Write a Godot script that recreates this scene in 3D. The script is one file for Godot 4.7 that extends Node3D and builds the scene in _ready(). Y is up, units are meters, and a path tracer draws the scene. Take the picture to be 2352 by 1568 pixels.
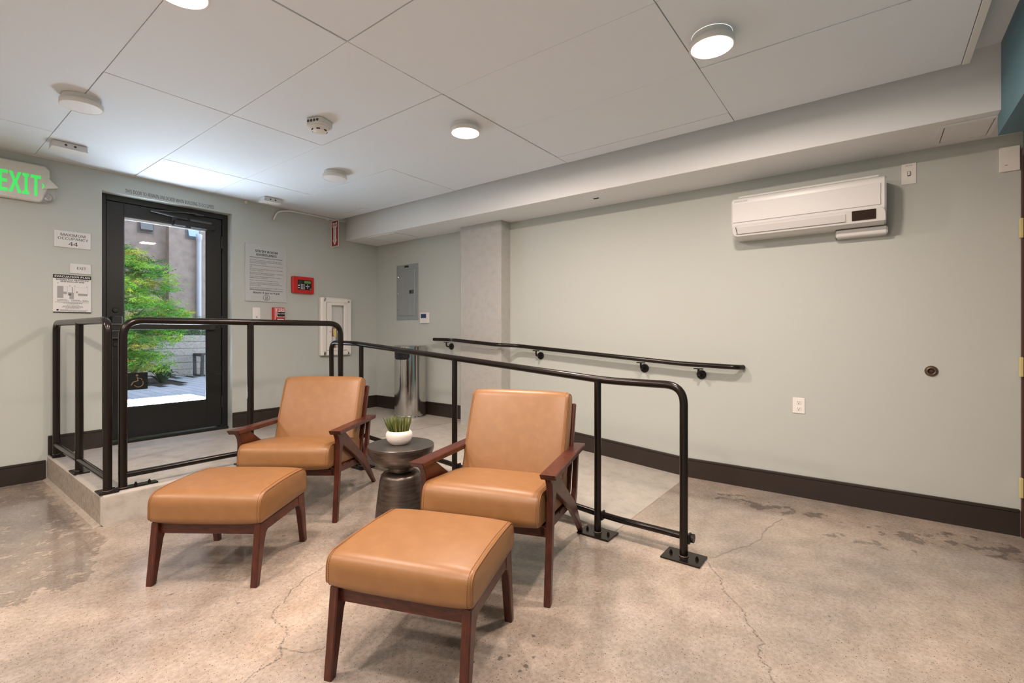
extends Node3D
# A lounge with a raised door landing, a ramp, bronze railings and two leather chairs with footstools.
# x runs along the long wall, z away from it, y up; the corner of the two walls is the origin.

const LAND := 0.185          # height of the door landing
const RAMP0 := 1.53          # where the ramp leaves the landing
const RAMP1 := 3.95          # where it meets the floor
const CEIL := 2.5            # underside of the hung ceiling panels
var M := {}
var used := {}
var rng := RandomNumberGenerator.new()

# ---------------------------------------------------------------- helpers: nodes
func numbered(n: String) -> String:
	var k: int = used.get(n, 0)
	used[n] = k + 1
	return n if k == 0 else "%s_%03d" % [n, k]

func tag(o: Node, label: String, category: String, group := "", kind := "") -> void:
	if label: o.set_meta("label", label)
	if category: o.set_meta("category", category)
	if group: o.set_meta("group", group)
	if kind: o.set_meta("kind", kind)

func thing(called: String, label: String, category: String, at := Vector3.ZERO, turn := 0.0, group := "") -> Node3D:
	var o := Node3D.new()
	o.name = numbered(called)
	add_child(o)
	o.position = at
	o.rotation.y = turn
	tag(o, label, category, group)
	return o

func obj(called: String, shape, m: Material, parent: Node = self) -> MeshInstance3D:
	var o := MeshInstance3D.new()
	o.name = numbered(called) if parent == self else called
	o.mesh = shape.commit() if shape is SurfaceTool else shape
	o.material_override = m
	parent.add_child(o, true)
	return o

func part_at(called: String, shape, m: Material, parent: Node, at: Vector3, turn := Vector3.ZERO) -> MeshInstance3D:
	var o := obj(called, shape, m, parent)
	o.position = at
	o.rotation = turn
	return o

func struct(called: String, shape, m: Material, label: String) -> MeshInstance3D:
	var o := obj(called, shape, m)
	tag(o, label, "", "", "structure")
	return o

func struct_node(called: String, label: String, at := Vector3.ZERO, turn := 0.0) -> Node3D:
	var o := thing(called, label, "", at, turn)
	o.set_meta("kind", "structure")
	return o

# ---------------------------------------------------------------- helpers: shapes
func mb() -> SurfaceTool:
	var st := SurfaceTool.new()
	st.begin(Mesh.PRIMITIVE_TRIANGLES)
	return st

func done(st: SurfaceTool) -> SurfaceTool:
	st.generate_normals()
	return st

func tri(st: SurfaceTool, a: Vector3, b: Vector3, c: Vector3, out: Vector3) -> void:
	if (b - a).cross(c - a).dot(out) > 0.0:
		var t := b
		b = c
		c = t
	st.add_vertex(a)
	st.add_vertex(b)
	st.add_vertex(c)

func quad(st: SurfaceTool, a: Vector3, b: Vector3, c: Vector3, d: Vector3, out: Vector3) -> void:
	tri(st, a, b, c, out)
	tri(st, a, c, d, out)

# box with chamfered edges, flat faces
func add_box(st: SurfaceTool, c: Vector3, s: Vector3, bev := 0.0, basis := Basis.IDENTITY) -> void:
	st.set_smooth_group(-1)
	var h := s * 0.5
	var b := minf(bev, minf(h.x, minf(h.y, h.z)) * 0.9)
	var corner := {}
	for sx in [-1, 1]:
		for sy in [-1, 1]:
			for sz in [-1, 1]:
				var sg := Vector3(sx, sy, sz)
				for ax in 3:
					var p := sg * (h - Vector3.ONE * b)
					p[ax] = sg[ax] * h[ax]
					corner[[sx, sy, sz, ax]] = c + basis * p
				if b > 0.0:
					tri(st, corner[[sx, sy, sz, 0]], corner[[sx, sy, sz, 1]], corner[[sx, sy, sz, 2]], basis * sg)
	for ax in 3:
		var u := (ax + 1) % 3
		var v := (ax + 2) % 3
		for sg in [-1, 1]:
			var ks := []
			for q in [[-1, -1], [1, -1], [1, 1], [-1, 1]]:
				var k := [0, 0, 0, ax]
				k[ax] = sg
				k[u] = q[0]
				k[v] = q[1]
				ks.append(corner[k])
			var o := Vector3.ZERO
			o[ax] = sg
			quad(st, ks[0], ks[1], ks[2], ks[3], basis * o)
		if b > 0.0:
			for su in [-1, 1]:
				for sv in [-1, 1]:
					var ka := [0, 0, 0, u]
					ka[u] = su
					ka[v] = sv
					ka[ax] = -1
					var kb := ka.duplicate()
					kb[ax] = 1
					var kc := kb.duplicate()
					kc[3] = v
					var kd := ka.duplicate()
					kd[3] = v
					var o2 := Vector3.ZERO
					o2[u] = su
					o2[v] = sv
					quad(st, corner[ka], corner[kb], corner[kc], corner[kd], basis * o2)

func box(c: Vector3, s: Vector3, bev := 0.0) -> SurfaceTool:
	var st := mb()
	add_box(st, c, s, bev)
	return done(st)

func span(a: Vector3, b: Vector3, bev := 0.0) -> SurfaceTool:
	return box((a + b) * 0.5, (b - a).abs(), bev)

# a bar with a rectangular section between two points; up sets the height axis
func add_bar(st: SurfaceTool, a: Vector3, b: Vector3, w: float, h: float, bev := 0.0, up := Vector3.UP) -> void:
	var z := (b - a).normalized()
	var x := up.cross(z).normalized()
	var y := z.cross(x)
	add_box(st, (a + b) * 0.5, Vector3(w, h, a.distance_to(b)), bev, Basis(x, y, z))

# round tube through points
func add_tube(st: SurfaceTool, pts: Array, r, seg := 14, caps := true) -> void:
	st.set_smooth_group(0)
	var n := pts.size()
	var rings := []
	var t0: Vector3 = (pts[1] - pts[0]).normalized()
	var nx := t0.cross(Vector3.UP if absf(t0.y) < 0.9 else Vector3.RIGHT).normalized()
	for i in n:
		var t: Vector3
		if i == 0: t = (pts[1] - pts[0]).normalized()
		elif i == n - 1: t = (pts[n - 1] - pts[n - 2]).normalized()
		else: t = ((pts[i + 1] - pts[i]).normalized() + (pts[i] - pts[i - 1]).normalized()).normalized()
		nx = (nx - t * nx.dot(t)).normalized()
		var ny := t.cross(nx)
		var ring := []
		var rr: float = r[i] if r is Array else r
		for k in seg:
			var a := TAU * k / seg
			ring.append(pts[i] + (nx * cos(a) + ny * sin(a)) * rr)
		rings.append(ring)
	for i in n - 1:
		var mid: Vector3 = (pts[i] + pts[i + 1]) * 0.5
		for k in seg:
			var k2 := (k + 1) % seg
			var a: Vector3 = rings[i][k]
			var c: Vector3 = rings[i + 1][k2]
			quad(st, a, rings[i][k2], c, rings[i + 1][k], (a + c) * 0.5 - mid)
	if caps:
		st.set_smooth_group(-1)
		for e in [0, n - 1]:
			var o: Vector3 = (pts[0] - pts[1]) if e == 0 else (pts[n - 1] - pts[n - 2])
			for k in seg:
				tri(st, pts[e], rings[e][k], rings[e][(k + 1) % seg], o)

func tube(pts: Array, r, seg := 14, caps := true) -> SurfaceTool:
	var st := mb()
	add_tube(st, pts, r, seg, caps)
	return done(st)

# round the inner corners of a path
func fillet(pts: Array, rad: float, n := 8) -> Array:
	var out := [pts[0]]
	for i in range(1, pts.size() - 1):
		var p: Vector3 = pts[i]
		var a: Vector3 = (pts[i - 1] - p)
		var b: Vector3 = (pts[i + 1] - p)
		var d: float = minf(rad, minf(a.length(), b.length()) * 0.49)
		var s := p + a.normalized() * d
		var e := p + b.normalized() * d
		for k in n + 1:
			var t := float(k) / n
			out.append(s.lerp(p, t).lerp(p.lerp(e, t), t))
	out.append(pts[pts.size() - 1])
	return out

# turned shape: profile of (radius, height) from bottom to top
func add_lathe(st: SurfaceTool, prof: Array, seg := 40, at := Vector3.ZERO, smooth := true, basis := Basis.IDENTITY) -> void:
	for i in prof.size() - 1:
		var p: Vector2 = prof[i]
		var q: Vector2 = prof[i + 1]
		var slope := Vector2(q.y - p.y, -(q.x - p.x))
		st.set_smooth_group(0 if smooth else (i + 1))
		for k in seg:
			var a := TAU * k / seg
			var b := TAU * (k + 1) / seg
			var da := Vector3(cos(a), 0, sin(a))
			var db := Vector3(cos(b), 0, sin(b))
			var o := (da + db) * 0.5 * slope.x + Vector3.UP * slope.y
			var v0 := at + basis * (da * p.x + Vector3.UP * p.y)
			var v1 := at + basis * (db * p.x + Vector3.UP * p.y)
			var v2 := at + basis * (db * q.x + Vector3.UP * q.y)
			var v3 := at + basis * (da * q.x + Vector3.UP * q.y)
			if p.x > 0.0001: tri(st, v0, v1, v2, basis * o)
			if q.x > 0.0001: tri(st, v0, v2, v3, basis * o)

func lathe(prof: Array, seg := 40, smooth := true) -> SurfaceTool:
	var st := mb()
	add_lathe(st, prof, seg, Vector3.ZERO, smooth)
	return done(st)

# a disc or ring lying on a wall: axis along basis.y
func turned(prof: Array, seg: int, basis: Basis, at := Vector3.ZERO, smooth := false) -> SurfaceTool:
	var st := mb()
	add_lathe(st, prof, seg, at, smooth, basis)
	return done(st)

# outline (2D) given thickness along a third axis; ax/ay/az are the axes of the outline and of the thickness
func add_prism(st: SurfaceTool, poly: Array, d0: float, d1: float, bev := 0.0, ax := Vector3.RIGHT, ay := Vector3.UP, az := Vector3.BACK, at := Vector3.ZERO) -> void:
	var n := poly.size()
	var area := 0.0
	for i in n:
		area += poly[i].cross(poly[(i + 1) % n])
	var pts := PackedVector2Array()
	for i in n:
		pts.append(poly[i] if area > 0.0 else poly[n - 1 - i])
	var inset := PackedVector2Array()
	for i in n:
		var e0 := (pts[i] - pts[(i + n - 1) % n]).normalized()
		var e1 := (pts[(i + 1) % n] - pts[i]).normalized()
		var n0 := Vector2(-e0.y, e0.x)
		var n1 := Vector2(-e1.y, e1.x)
		var m := (n0 + n1)
		m = m / maxf(m.length_squared() * 0.5, 0.3)
		inset.append(pts[i] + m * bev)
	var f := func(p: Vector2, d: float) -> Vector3: return at + ax * p.x + ay * p.y + az * d
	var levels := [[d0, inset], [d0 + bev, pts], [d1 - bev, pts], [d1, inset]] if bev > 0.0 else [[d0, pts], [d1, pts]]
	st.set_smooth_group(-1)
	for l in levels.size() - 1:
		var A: PackedVector2Array = levels[l][1]
		var B: PackedVector2Array = levels[l + 1][1]
		for i in n:
			var j := (i + 1) % n
			var e := pts[j] - pts[i]
			var o := ax * e.y - ay * e.x
			if l == 0 and bev > 0.0: o -= az * e.length() * 0.5
			if l == 2: o += az * e.length() * 0.5
			quad(st, f.call(A[i], levels[l][0]), f.call(A[j], levels[l][0]), f.call(B[j], levels[l + 1][0]), f.call(B[i], levels[l + 1][0]), o)
	var caps: PackedVector2Array = inset if bev > 0.0 else pts
	var idx := Geometry2D.triangulate_polygon(caps)
	if idx.is_empty():
		caps = pts
		idx = Geometry2D.triangulate_polygon(pts)
	for k in range(0, idx.size(), 3):
		tri(st, f.call(caps[idx[k]], d0), f.call(caps[idx[k + 1]], d0), f.call(caps[idx[k + 2]], d0), -az)
		tri(st, f.call(caps[idx[k]], d1), f.call(caps[idx[k + 1]], d1), f.call(caps[idx[k + 2]], d1), az)

func prism(poly: Array, d0: float, d1: float, bev := 0.0, ax := Vector3.RIGHT, ay := Vector3.UP, az := Vector3.BACK, at := Vector3.ZERO) -> SurfaceTool:
	var st := mb()
	add_prism(st, poly, d0, d1, bev, ax, ay, az, at)
	return done(st)

# outline in (z, y), thickness along x: the side frames of the furniture
func side_prism(poly: Array, x0: float, x1: float, bev := 0.003) -> SurfaceTool:
	return prism(poly, x0, x1, bev, Vector3.BACK, Vector3.UP, Vector3.RIGHT)

func smooth_line(ctrl: Array, per := 6) -> Array:
	var out := []
	for i in ctrl.size() - 1:
		var p0: Vector2 = ctrl[maxi(i - 1, 0)]
		var p1: Vector2 = ctrl[i]
		var p2: Vector2 = ctrl[i + 1]
		var p3: Vector2 = ctrl[mini(i + 2, ctrl.size() - 1)]
		for k in per:
			out.append(p1.cubic_interpolate(p2, p0, p3, float(k) / per))
	out.append(ctrl[ctrl.size() - 1])
	return out

# closed outline with rounded corners; each corner is [x, y, radius]
func rounded(corners: Array, n := 6) -> Array:
	var out := []
	var c := corners.size()
	for i in c:
		var p := Vector2(corners[i][0], corners[i][1])
		var a := Vector2(corners[(i + c - 1) % c][0], corners[(i + c - 1) % c][1]) - p
		var b := Vector2(corners[(i + 1) % c][0], corners[(i + 1) % c][1]) - p
		var r: float = minf(corners[i][2], minf(a.length(), b.length()) * 0.49)
		if r <= 0.0:
			out.append(p)
			continue
		var s := p + a.normalized() * r
		var e := p + b.normalized() * r
		for k in n + 1:
			var t := float(k) / n
			out.append(s.lerp(p, t).lerp(p.lerp(e, t), t))
	return out

func rounded_rect(w: float, h: float, r: float, n := 5) -> Array:
	return rounded([[-w / 2, -h / 2, r], [w / 2, -h / 2, r], [w / 2, h / 2, r], [-w / 2, h / 2, r]], n)

# upholstered block: outline in (z, y) swept along x, ends softly rounded, faces crowned
func cushion(prof: Array, w: float, soft := 0.016, crown := 0.008) -> SurfaceTool:
	var st := mb()
	st.set_smooth_group(0)
	var n := prof.size()
	var cen := Vector2.ZERO
	for p in prof: cen += p / n
	var area := 0.0
	for i in n: area += prof[i].cross(prof[(i + 1) % n])
	var sgn := 1.0 if area > 0.0 else -1.0
	var nrm := []
	for i in n:
		var e0: Vector2 = (prof[i] - prof[(i + n - 1) % n]).normalized()
		var e1: Vector2 = (prof[(i + 1) % n] - prof[i]).normalized()
		var e := (e0 + e1).normalized()
		nrm.append(Vector2(e.y, -e.x) * sgn)
	var xs := []
	for k in 5:
		var a := PI / 2 * k / 4.0
		xs.append([-w / 2 + soft * (1 - sin(a)) * 1.0, soft * (1 - sin(a))])
	xs.clear()
	for k in 6:
		var a := PI / 2 * k / 5.0
		xs.append([-w / 2 + soft * (1 - cos(a)), -soft * (1 - sin(a))])
	for k in range(1, 12):
		xs.append([lerpf(-w / 2 + soft, w / 2 - soft, k / 12.0), 0.0])
	for k in 6:
		var a := PI / 2 * (1 - k / 5.0)
		xs.append([w / 2 - soft * (1 - cos(a)), -soft * (1 - sin(a))])
	var rings := []
	for s in xs:
		var u: float = 2.0 * s[0] / w
		var bulge: float = crown * (1.0 - u * u * u * u)
		var ring := []
		for i in n:
			var p: Vector2 = prof[i] + nrm[i] * (s[1] + bulge)
			ring.append(Vector3(s[0], p.y, p.x))
		rings.append(ring)
	for r in rings.size() - 1:
		for i in n:
			var j := (i + 1) % n
			var o: Vector2 = nrm[i] + nrm[j]
			var ox := 0.0
			if r < 5: ox = -0.6
			if r > rings.size() - 7: ox = 0.6
			quad(st, rings[r][i], rings[r][j], rings[r + 1][j], rings[r + 1][i], Vector3(ox, o.y, o.x))
	for e in [0, rings.size() - 1]:
		var sx: float = -1.0 if e == 0 else 1.0
		var c := Vector3(rings[e][0].x + sx * 0.005, cen.y, cen.x)
		var inner := []
		for i in n: inner.append(rings[e][i].lerp(c, 0.25) + Vector3(sx * 0.003, 0, 0))
		for i in n:
			var j := (i + 1) % n
			quad(st, rings[e][i], rings[e][j], inner[j], inner[i], Vector3(sx, 0, 0))
			tri(st, c, inner[i], inner[j], Vector3(sx, 0, 0))
	return done(st)

# raised seam along the outline and a row of stitches beside it
func seam_and_stitches(parent: Node, prof: Array, w: float, skip_below: float, m_seam: Material, m_stitch: Material, crown := 0.008) -> void:
	var n := prof.size()
	var pts := []
	for i in n: pts.append(prof[i])
	var start := 0
	for i in n:
		if pts[i].y <= skip_below and pts[(i + 1) % n].y > skip_below: start = (i + 1) % n
	var run := []
	for k in n:
		var p: Vector2 = pts[(start + k) % n]
		if p.y > skip_below: run.append(p)
		elif run.size() > 2: break
	var cen := Vector2.ZERO
	for p in prof: cen += p / n
	for sx in [-1.0, 1.0]:
		var path := []
		for p in run: path.append(Vector3(sx * (w / 2 - 0.0045), p.y, p.x) - Vector3(0, (p - cen).normalized().y, (p - cen).normalized().x) * 0.0048)
		obj("seam", tube(path, 0.0028, 6), m_seam, parent)
		var st := mb()
		var d := 0.0
		for i in run.size() - 1:
			var a: Vector2 = run[i]
			var b: Vector2 = run[i + 1]
			var len := a.distance_to(b)
			var dir := (b - a).normalized()
			var out := Vector2(dir.y, -dir.x)
			if out.dot(a - cen) < 0: out = -out
			while d < len:
				var p := a + dir * d + out * (crown * 0.23 + 0.0004)
				add_box(st, Vector3(sx * (w / 2 - 0.0165), p.y, p.x), Vector3(0.0014, 0.0014, 0.0048), 0.0, Basis(Vector3.RIGHT, Vector3(0, out.y, out.x), Vector3(0, dir.y, dir.x)))
				d += 0.0075
			d -= len
		var s := obj("stitching", done(st), m_stitch, parent)
		s.set_meta("kind", "stuff")

# lettering as thin relief; faces +z of its parent, centred on at
func text(parent: Node, what: String, cap: float, at: Vector3, m: Material, squeeze := 1.0, bold := false, align := HORIZONTAL_ALIGNMENT_CENTER, serif := "Droid Sans", called := "lettering") -> MeshInstance3D:
	var f := SystemFont.new()
	f.font_names = PackedStringArray([serif])
	if bold: f.font_weight = 700
	var t := TextMesh.new()
	t.text = what
	t.font = f
	t.font_size = 40
	t.pixel_size = cap / (40.0 * 0.714)
	t.depth = 0.0006
	t.curve_step = 3.0
	t.horizontal_alignment = align
	t.vertical_alignment = VERTICAL_ALIGNMENT_CENTER
	var o := MeshInstance3D.new()
	o.name = called
	o.mesh = t
	o.material_override = m
	parent.add_child(o, true)
	o.position = at
	o.scale = Vector3(squeeze, 1, 1)
	return o

# ---------------------------------------------------------------- helpers: materials
func mat(c: Color, rough := 0.6, metal := 0.0) -> StandardMaterial3D:
	var m := StandardMaterial3D.new()
	m.albedo_color = c
	m.roughness = rough
	m.metallic = metal
	return m

func noise_tex(freq: float, ramp: Array, sd: int, size := 512, oct := 4, normal := 0.0) -> NoiseTexture2D:
	var f := FastNoiseLite.new()
	f.seed = sd
	f.noise_type = FastNoiseLite.TYPE_SIMPLEX_SMOOTH
	f.frequency = freq
	f.fractal_octaves = oct
	var t := NoiseTexture2D.new()
	t.width = size
	t.height = size
	t.seamless = true
	t.noise = f
	if normal > 0.0:
		t.as_normal_map = true
		t.bump_strength = normal
	elif ramp:
		var g := Gradient.new()
		g.offsets = PackedFloat32Array(range(ramp.size()).map(func(i): return float(i) / (ramp.size() - 1)))
		g.colors = PackedColorArray(ramp)
		t.color_ramp = g
	return t

func tri_map(m: StandardMaterial3D, scale: Vector3, world := true) -> StandardMaterial3D:
	m.uv1_triplanar = true
	m.uv1_world_triplanar = world
	m.uv1_scale = scale
	return m

func noise_image(freq: float, sd: int, size: int, oct := 5) -> PackedByteArray:
	var f := FastNoiseLite.new()
	f.seed = sd
	f.frequency = freq
	f.fractal_octaves = oct
	var im := f.get_image(size, size)
	im.convert(Image.FORMAT_L8)
	return im.get_data()

const FW := 5.9
const FD := 6.5
const CRACKS := [
	[[4.477, 1.375], [4.529, 1.456], [4.572, 1.514], [4.616, 1.62], [4.674, 1.682], [4.714, 1.73], [4.741, 1.802], [4.771, 1.847], [4.817, 1.902], [4.802, 1.934], [4.82, 2.0], [4.859, 2.033], [4.861, 2.065], [4.884, 2.097], [4.93, 2.2], [4.97, 2.4]],
	[[4.687, 0.515], [4.662, 0.618], [4.641, 0.777], [4.636, 0.941], [4.594, 1.061], [4.54, 1.16], [4.503, 1.274], [4.472, 1.333]],
	[[2.9, 2.4], [2.994, 2.544], [3.019, 2.605], [3.034, 2.675], [3.063, 2.712], [3.082, 2.766], [3.12, 2.811], [3.157, 2.849], [3.173, 2.884], [3.216, 2.92], [3.32, 2.915], [3.38, 2.946], [3.418, 2.989], [3.481, 3.013], [3.482, 3.081], [3.505, 3.147]],
	[[3.418, 2.989], [3.5, 2.96], [3.56, 2.9]]]
const PATCH := [[0.0, 3.16], [0.35, 3.17], [0.49, 3.165], [0.835, 3.17], [1.119, 3.144], [1.491, 3.153], [1.73, 3.098], [1.844, 3.168], [2.046, 3.227], [2.223, 3.278], [2.238, 3.363], [2.204, 3.457], [2.252, 3.566], [2.1, 3.9], [1.6, 4.3], [0.8, 4.4], [0.0, 4.2]]

# ground and sealed concrete: mottled tone, dark blotches, cracks and an old coat of sealer beside the step
func floor_material() -> StandardMaterial3D:
	var S := 1536
	var big := noise_image(0.0035, 11, S, 4)
	var mid := noise_image(0.022, 12, S, 4)
	var fine := noise_image(0.17, 13, S, 2)
	var blot := noise_image(0.03, 14, S, 5)
	var poly := PackedVector2Array()
	for p in PATCH: poly.append(Vector2(p[0], p[1]))
	var spots := [[4.60, 0.35, 0.30, 0.09], [4.84, 0.34, 0.14, 0.05], [5.30, 0.38, 0.16, 0.09], [5.62, 0.30, 0.22, 0.12], [4.40, 0.28, 0.14, 0.06], [2.1, 1.9, 0.25, 0.2], [2.6, 2.05, 0.3, 0.15], [5.1, 0.62, 0.2, 0.05]]
	var col := PackedByteArray()
	col.resize(S * S * 3)
	var rou := PackedByteArray()
	rou.resize(S * S)
	var lo := Vector2(-0.1, 2.95)
	var hi := Vector2(2.45, 4.55)
	for j in S:
		var z := (j + 0.5) / S * FD
		for i in S:
			var k := j * S + i
			var x := (i + 0.5) / S * FW
			var b := big[k] / 255.0 - 0.5
			var m := mid[k] / 255.0 - 0.5
			var f := fine[k] / 255.0 - 0.5
			var l := blot[k] / 255.0
			var v := 0.935 + b * 0.22 + m * 0.17 + f * 0.16
			var warm := 0.5 + b * 0.8 - m * 0.5
			var r := 0.19 + m * 0.12 + b * 0.06
			if z < 0.9 and x > 4.2:
				for s in spots:
					var d := Vector2((x - s[0]) / s[2], (z - s[1]) / s[3]).length()
					if d < 1.25 and l + f * 0.35 > 0.42 + d * 0.22:
						v *= 0.74
						warm += 0.1
						break
			if x < hi.x and z > lo.y and z < hi.y:
				var jit := Vector2(m * 0.16 + f * 0.03, (l - 0.5) * 0.10)
				if Geometry2D.is_point_in_polygon(Vector2(x, z) + jit, poly):
					var worn := 1.0 if l + f * 0.4 > 0.76 else 0.0
					v *= lerpf(0.84, 0.97, worn)
					warm -= 0.15 * (1.0 - worn)
					r = lerpf(0.10, 0.22, worn)
			warm = clampf(warm, 0.0, 1.0)
			col[k * 3] = int(clampf(v * lerpf(167.0, 180.0, warm), 0, 255))
			col[k * 3 + 1] = int(clampf(v * lerpf(157.0, 162.0, warm), 0, 255))
			col[k * 3 + 2] = int(clampf(v * lerpf(148.0, 145.0, warm), 0, 255))
			rou[k] = int(clampf(r, 0.07, 0.7) * 255.0)
	rng.seed = 5
	for c in CRACKS:
		for s in c.size() - 1:
			var a := Vector2(c[s][0], c[s][1])
			var e := Vector2(c[s + 1][0], c[s + 1][1])
			var steps := int(a.distance_to(e) / 0.003) + 1
			var off := Vector2.ZERO
			for t in steps:
				off = off * 0.9 + Vector2(rng.randf_range(-1, 1), rng.randf_range(-1, 1)) * 0.003
				var p := a.lerp(e, float(t) / steps) + off
				var q := (int(p.y / FD * S)) * S + int(p.x / FW * S)
				var dim := rng.randf_range(0.58, 0.88)
				for ch in 3: col[q * 3 + ch] = int(col[q * 3 + ch] * dim)
				rou[q] = 120
	for d in [[4.098, 2.549, 0.012], [4.113, 2.518, 0.009], [4.184, 2.473, 0.008], [4.188, 2.53, 0.013], [4.188, 2.556, 0.008], [4.118, 2.377, 0.01], [4.995, 1.554, 0.007], [3.0, 2.95, 0.008], [2.7, 3.1, 0.01], [3.35, 2.7, 0.008], [2.35, 2.3, 0.012], [2.5, 2.5, 0.01], [4.03, 2.62, 0.007]]:
		var ci := int(d[0] / FW * S)
		var cj := int(d[1] / FD * S)
		for dj in range(-4, 5):
			for di in range(-4, 5):
				if Vector2(di * FW / S, dj * FD / S).length() < d[2] * rng.randf_range(0.5, 1.0):
					var q2 := (cj + dj) * S + ci + di
					for ch in 3: col[q2 * 3 + ch] = int(col[q2 * 3 + ch] * 0.68)
	var mt := mat(Color.WHITE, 1.0)
	mt.albedo_texture = ImageTexture.create_from_image(Image.create_from_data(S, S, false, Image.FORMAT_RGB8, col))
	mt.roughness_texture = ImageTexture.create_from_image(Image.create_from_data(S, S, false, Image.FORMAT_L8, rou))
	mt.roughness_texture_channel = BaseMaterial3D.TEXTURE_CHANNEL_RED
	mt.metallic_specular = 0.66
	# exposed grains of sand
	var D := 1024
	var im := Image.create(D, D, false, Image.FORMAT_RGB8)
	im.fill(Color(0.97, 0.97, 0.97))
	for n in 26000:
		var px := rng.randi_range(0, D - 3)
		var py := rng.randi_range(0, D - 3)
		var tone := rng.randf_range(0.52, 0.88) if rng.randf() < 0.74 else 1.0
		im.fill_rect(Rect2i(px, py, 1 + int(rng.randf() < 0.5), 1 + int(rng.randf() < 0.4)), Color(tone, tone, tone))
	for n in 1500:
		im.fill_rect(Rect2i(rng.randi_range(0, D - 5), rng.randi_range(0, D - 5), rng.randi_range(2, 3), rng.randi_range(1, 3)), Color(0.46, 0.44, 0.42))
	mt.detail_enabled = true
	mt.detail_blend_mode = BaseMaterial3D.BLEND_MODE_MUL
	mt.detail_uv_layer = BaseMaterial3D.DETAIL_UV_2
	mt.detail_albedo = ImageTexture.create_from_image(im)
	return mt

func concrete(base: Color, spread: float, rough: float, sd: int, scale := 0.7) -> StandardMaterial3D:
	var m := mat(Color.WHITE, rough)
	m.albedo_texture = noise_tex(0.012, [base.darkened(spread), base.darkened(spread * 0.3), base, base.lightened(spread * 0.4)], sd, 1024, 6)
	m.normal_enabled = true
	m.normal_texture = noise_tex(0.09, [], sd + 1, 512, 3, 2.0)
	m.normal_scale = 0.25
	return tri_map(m, Vector3.ONE * scale)

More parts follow.
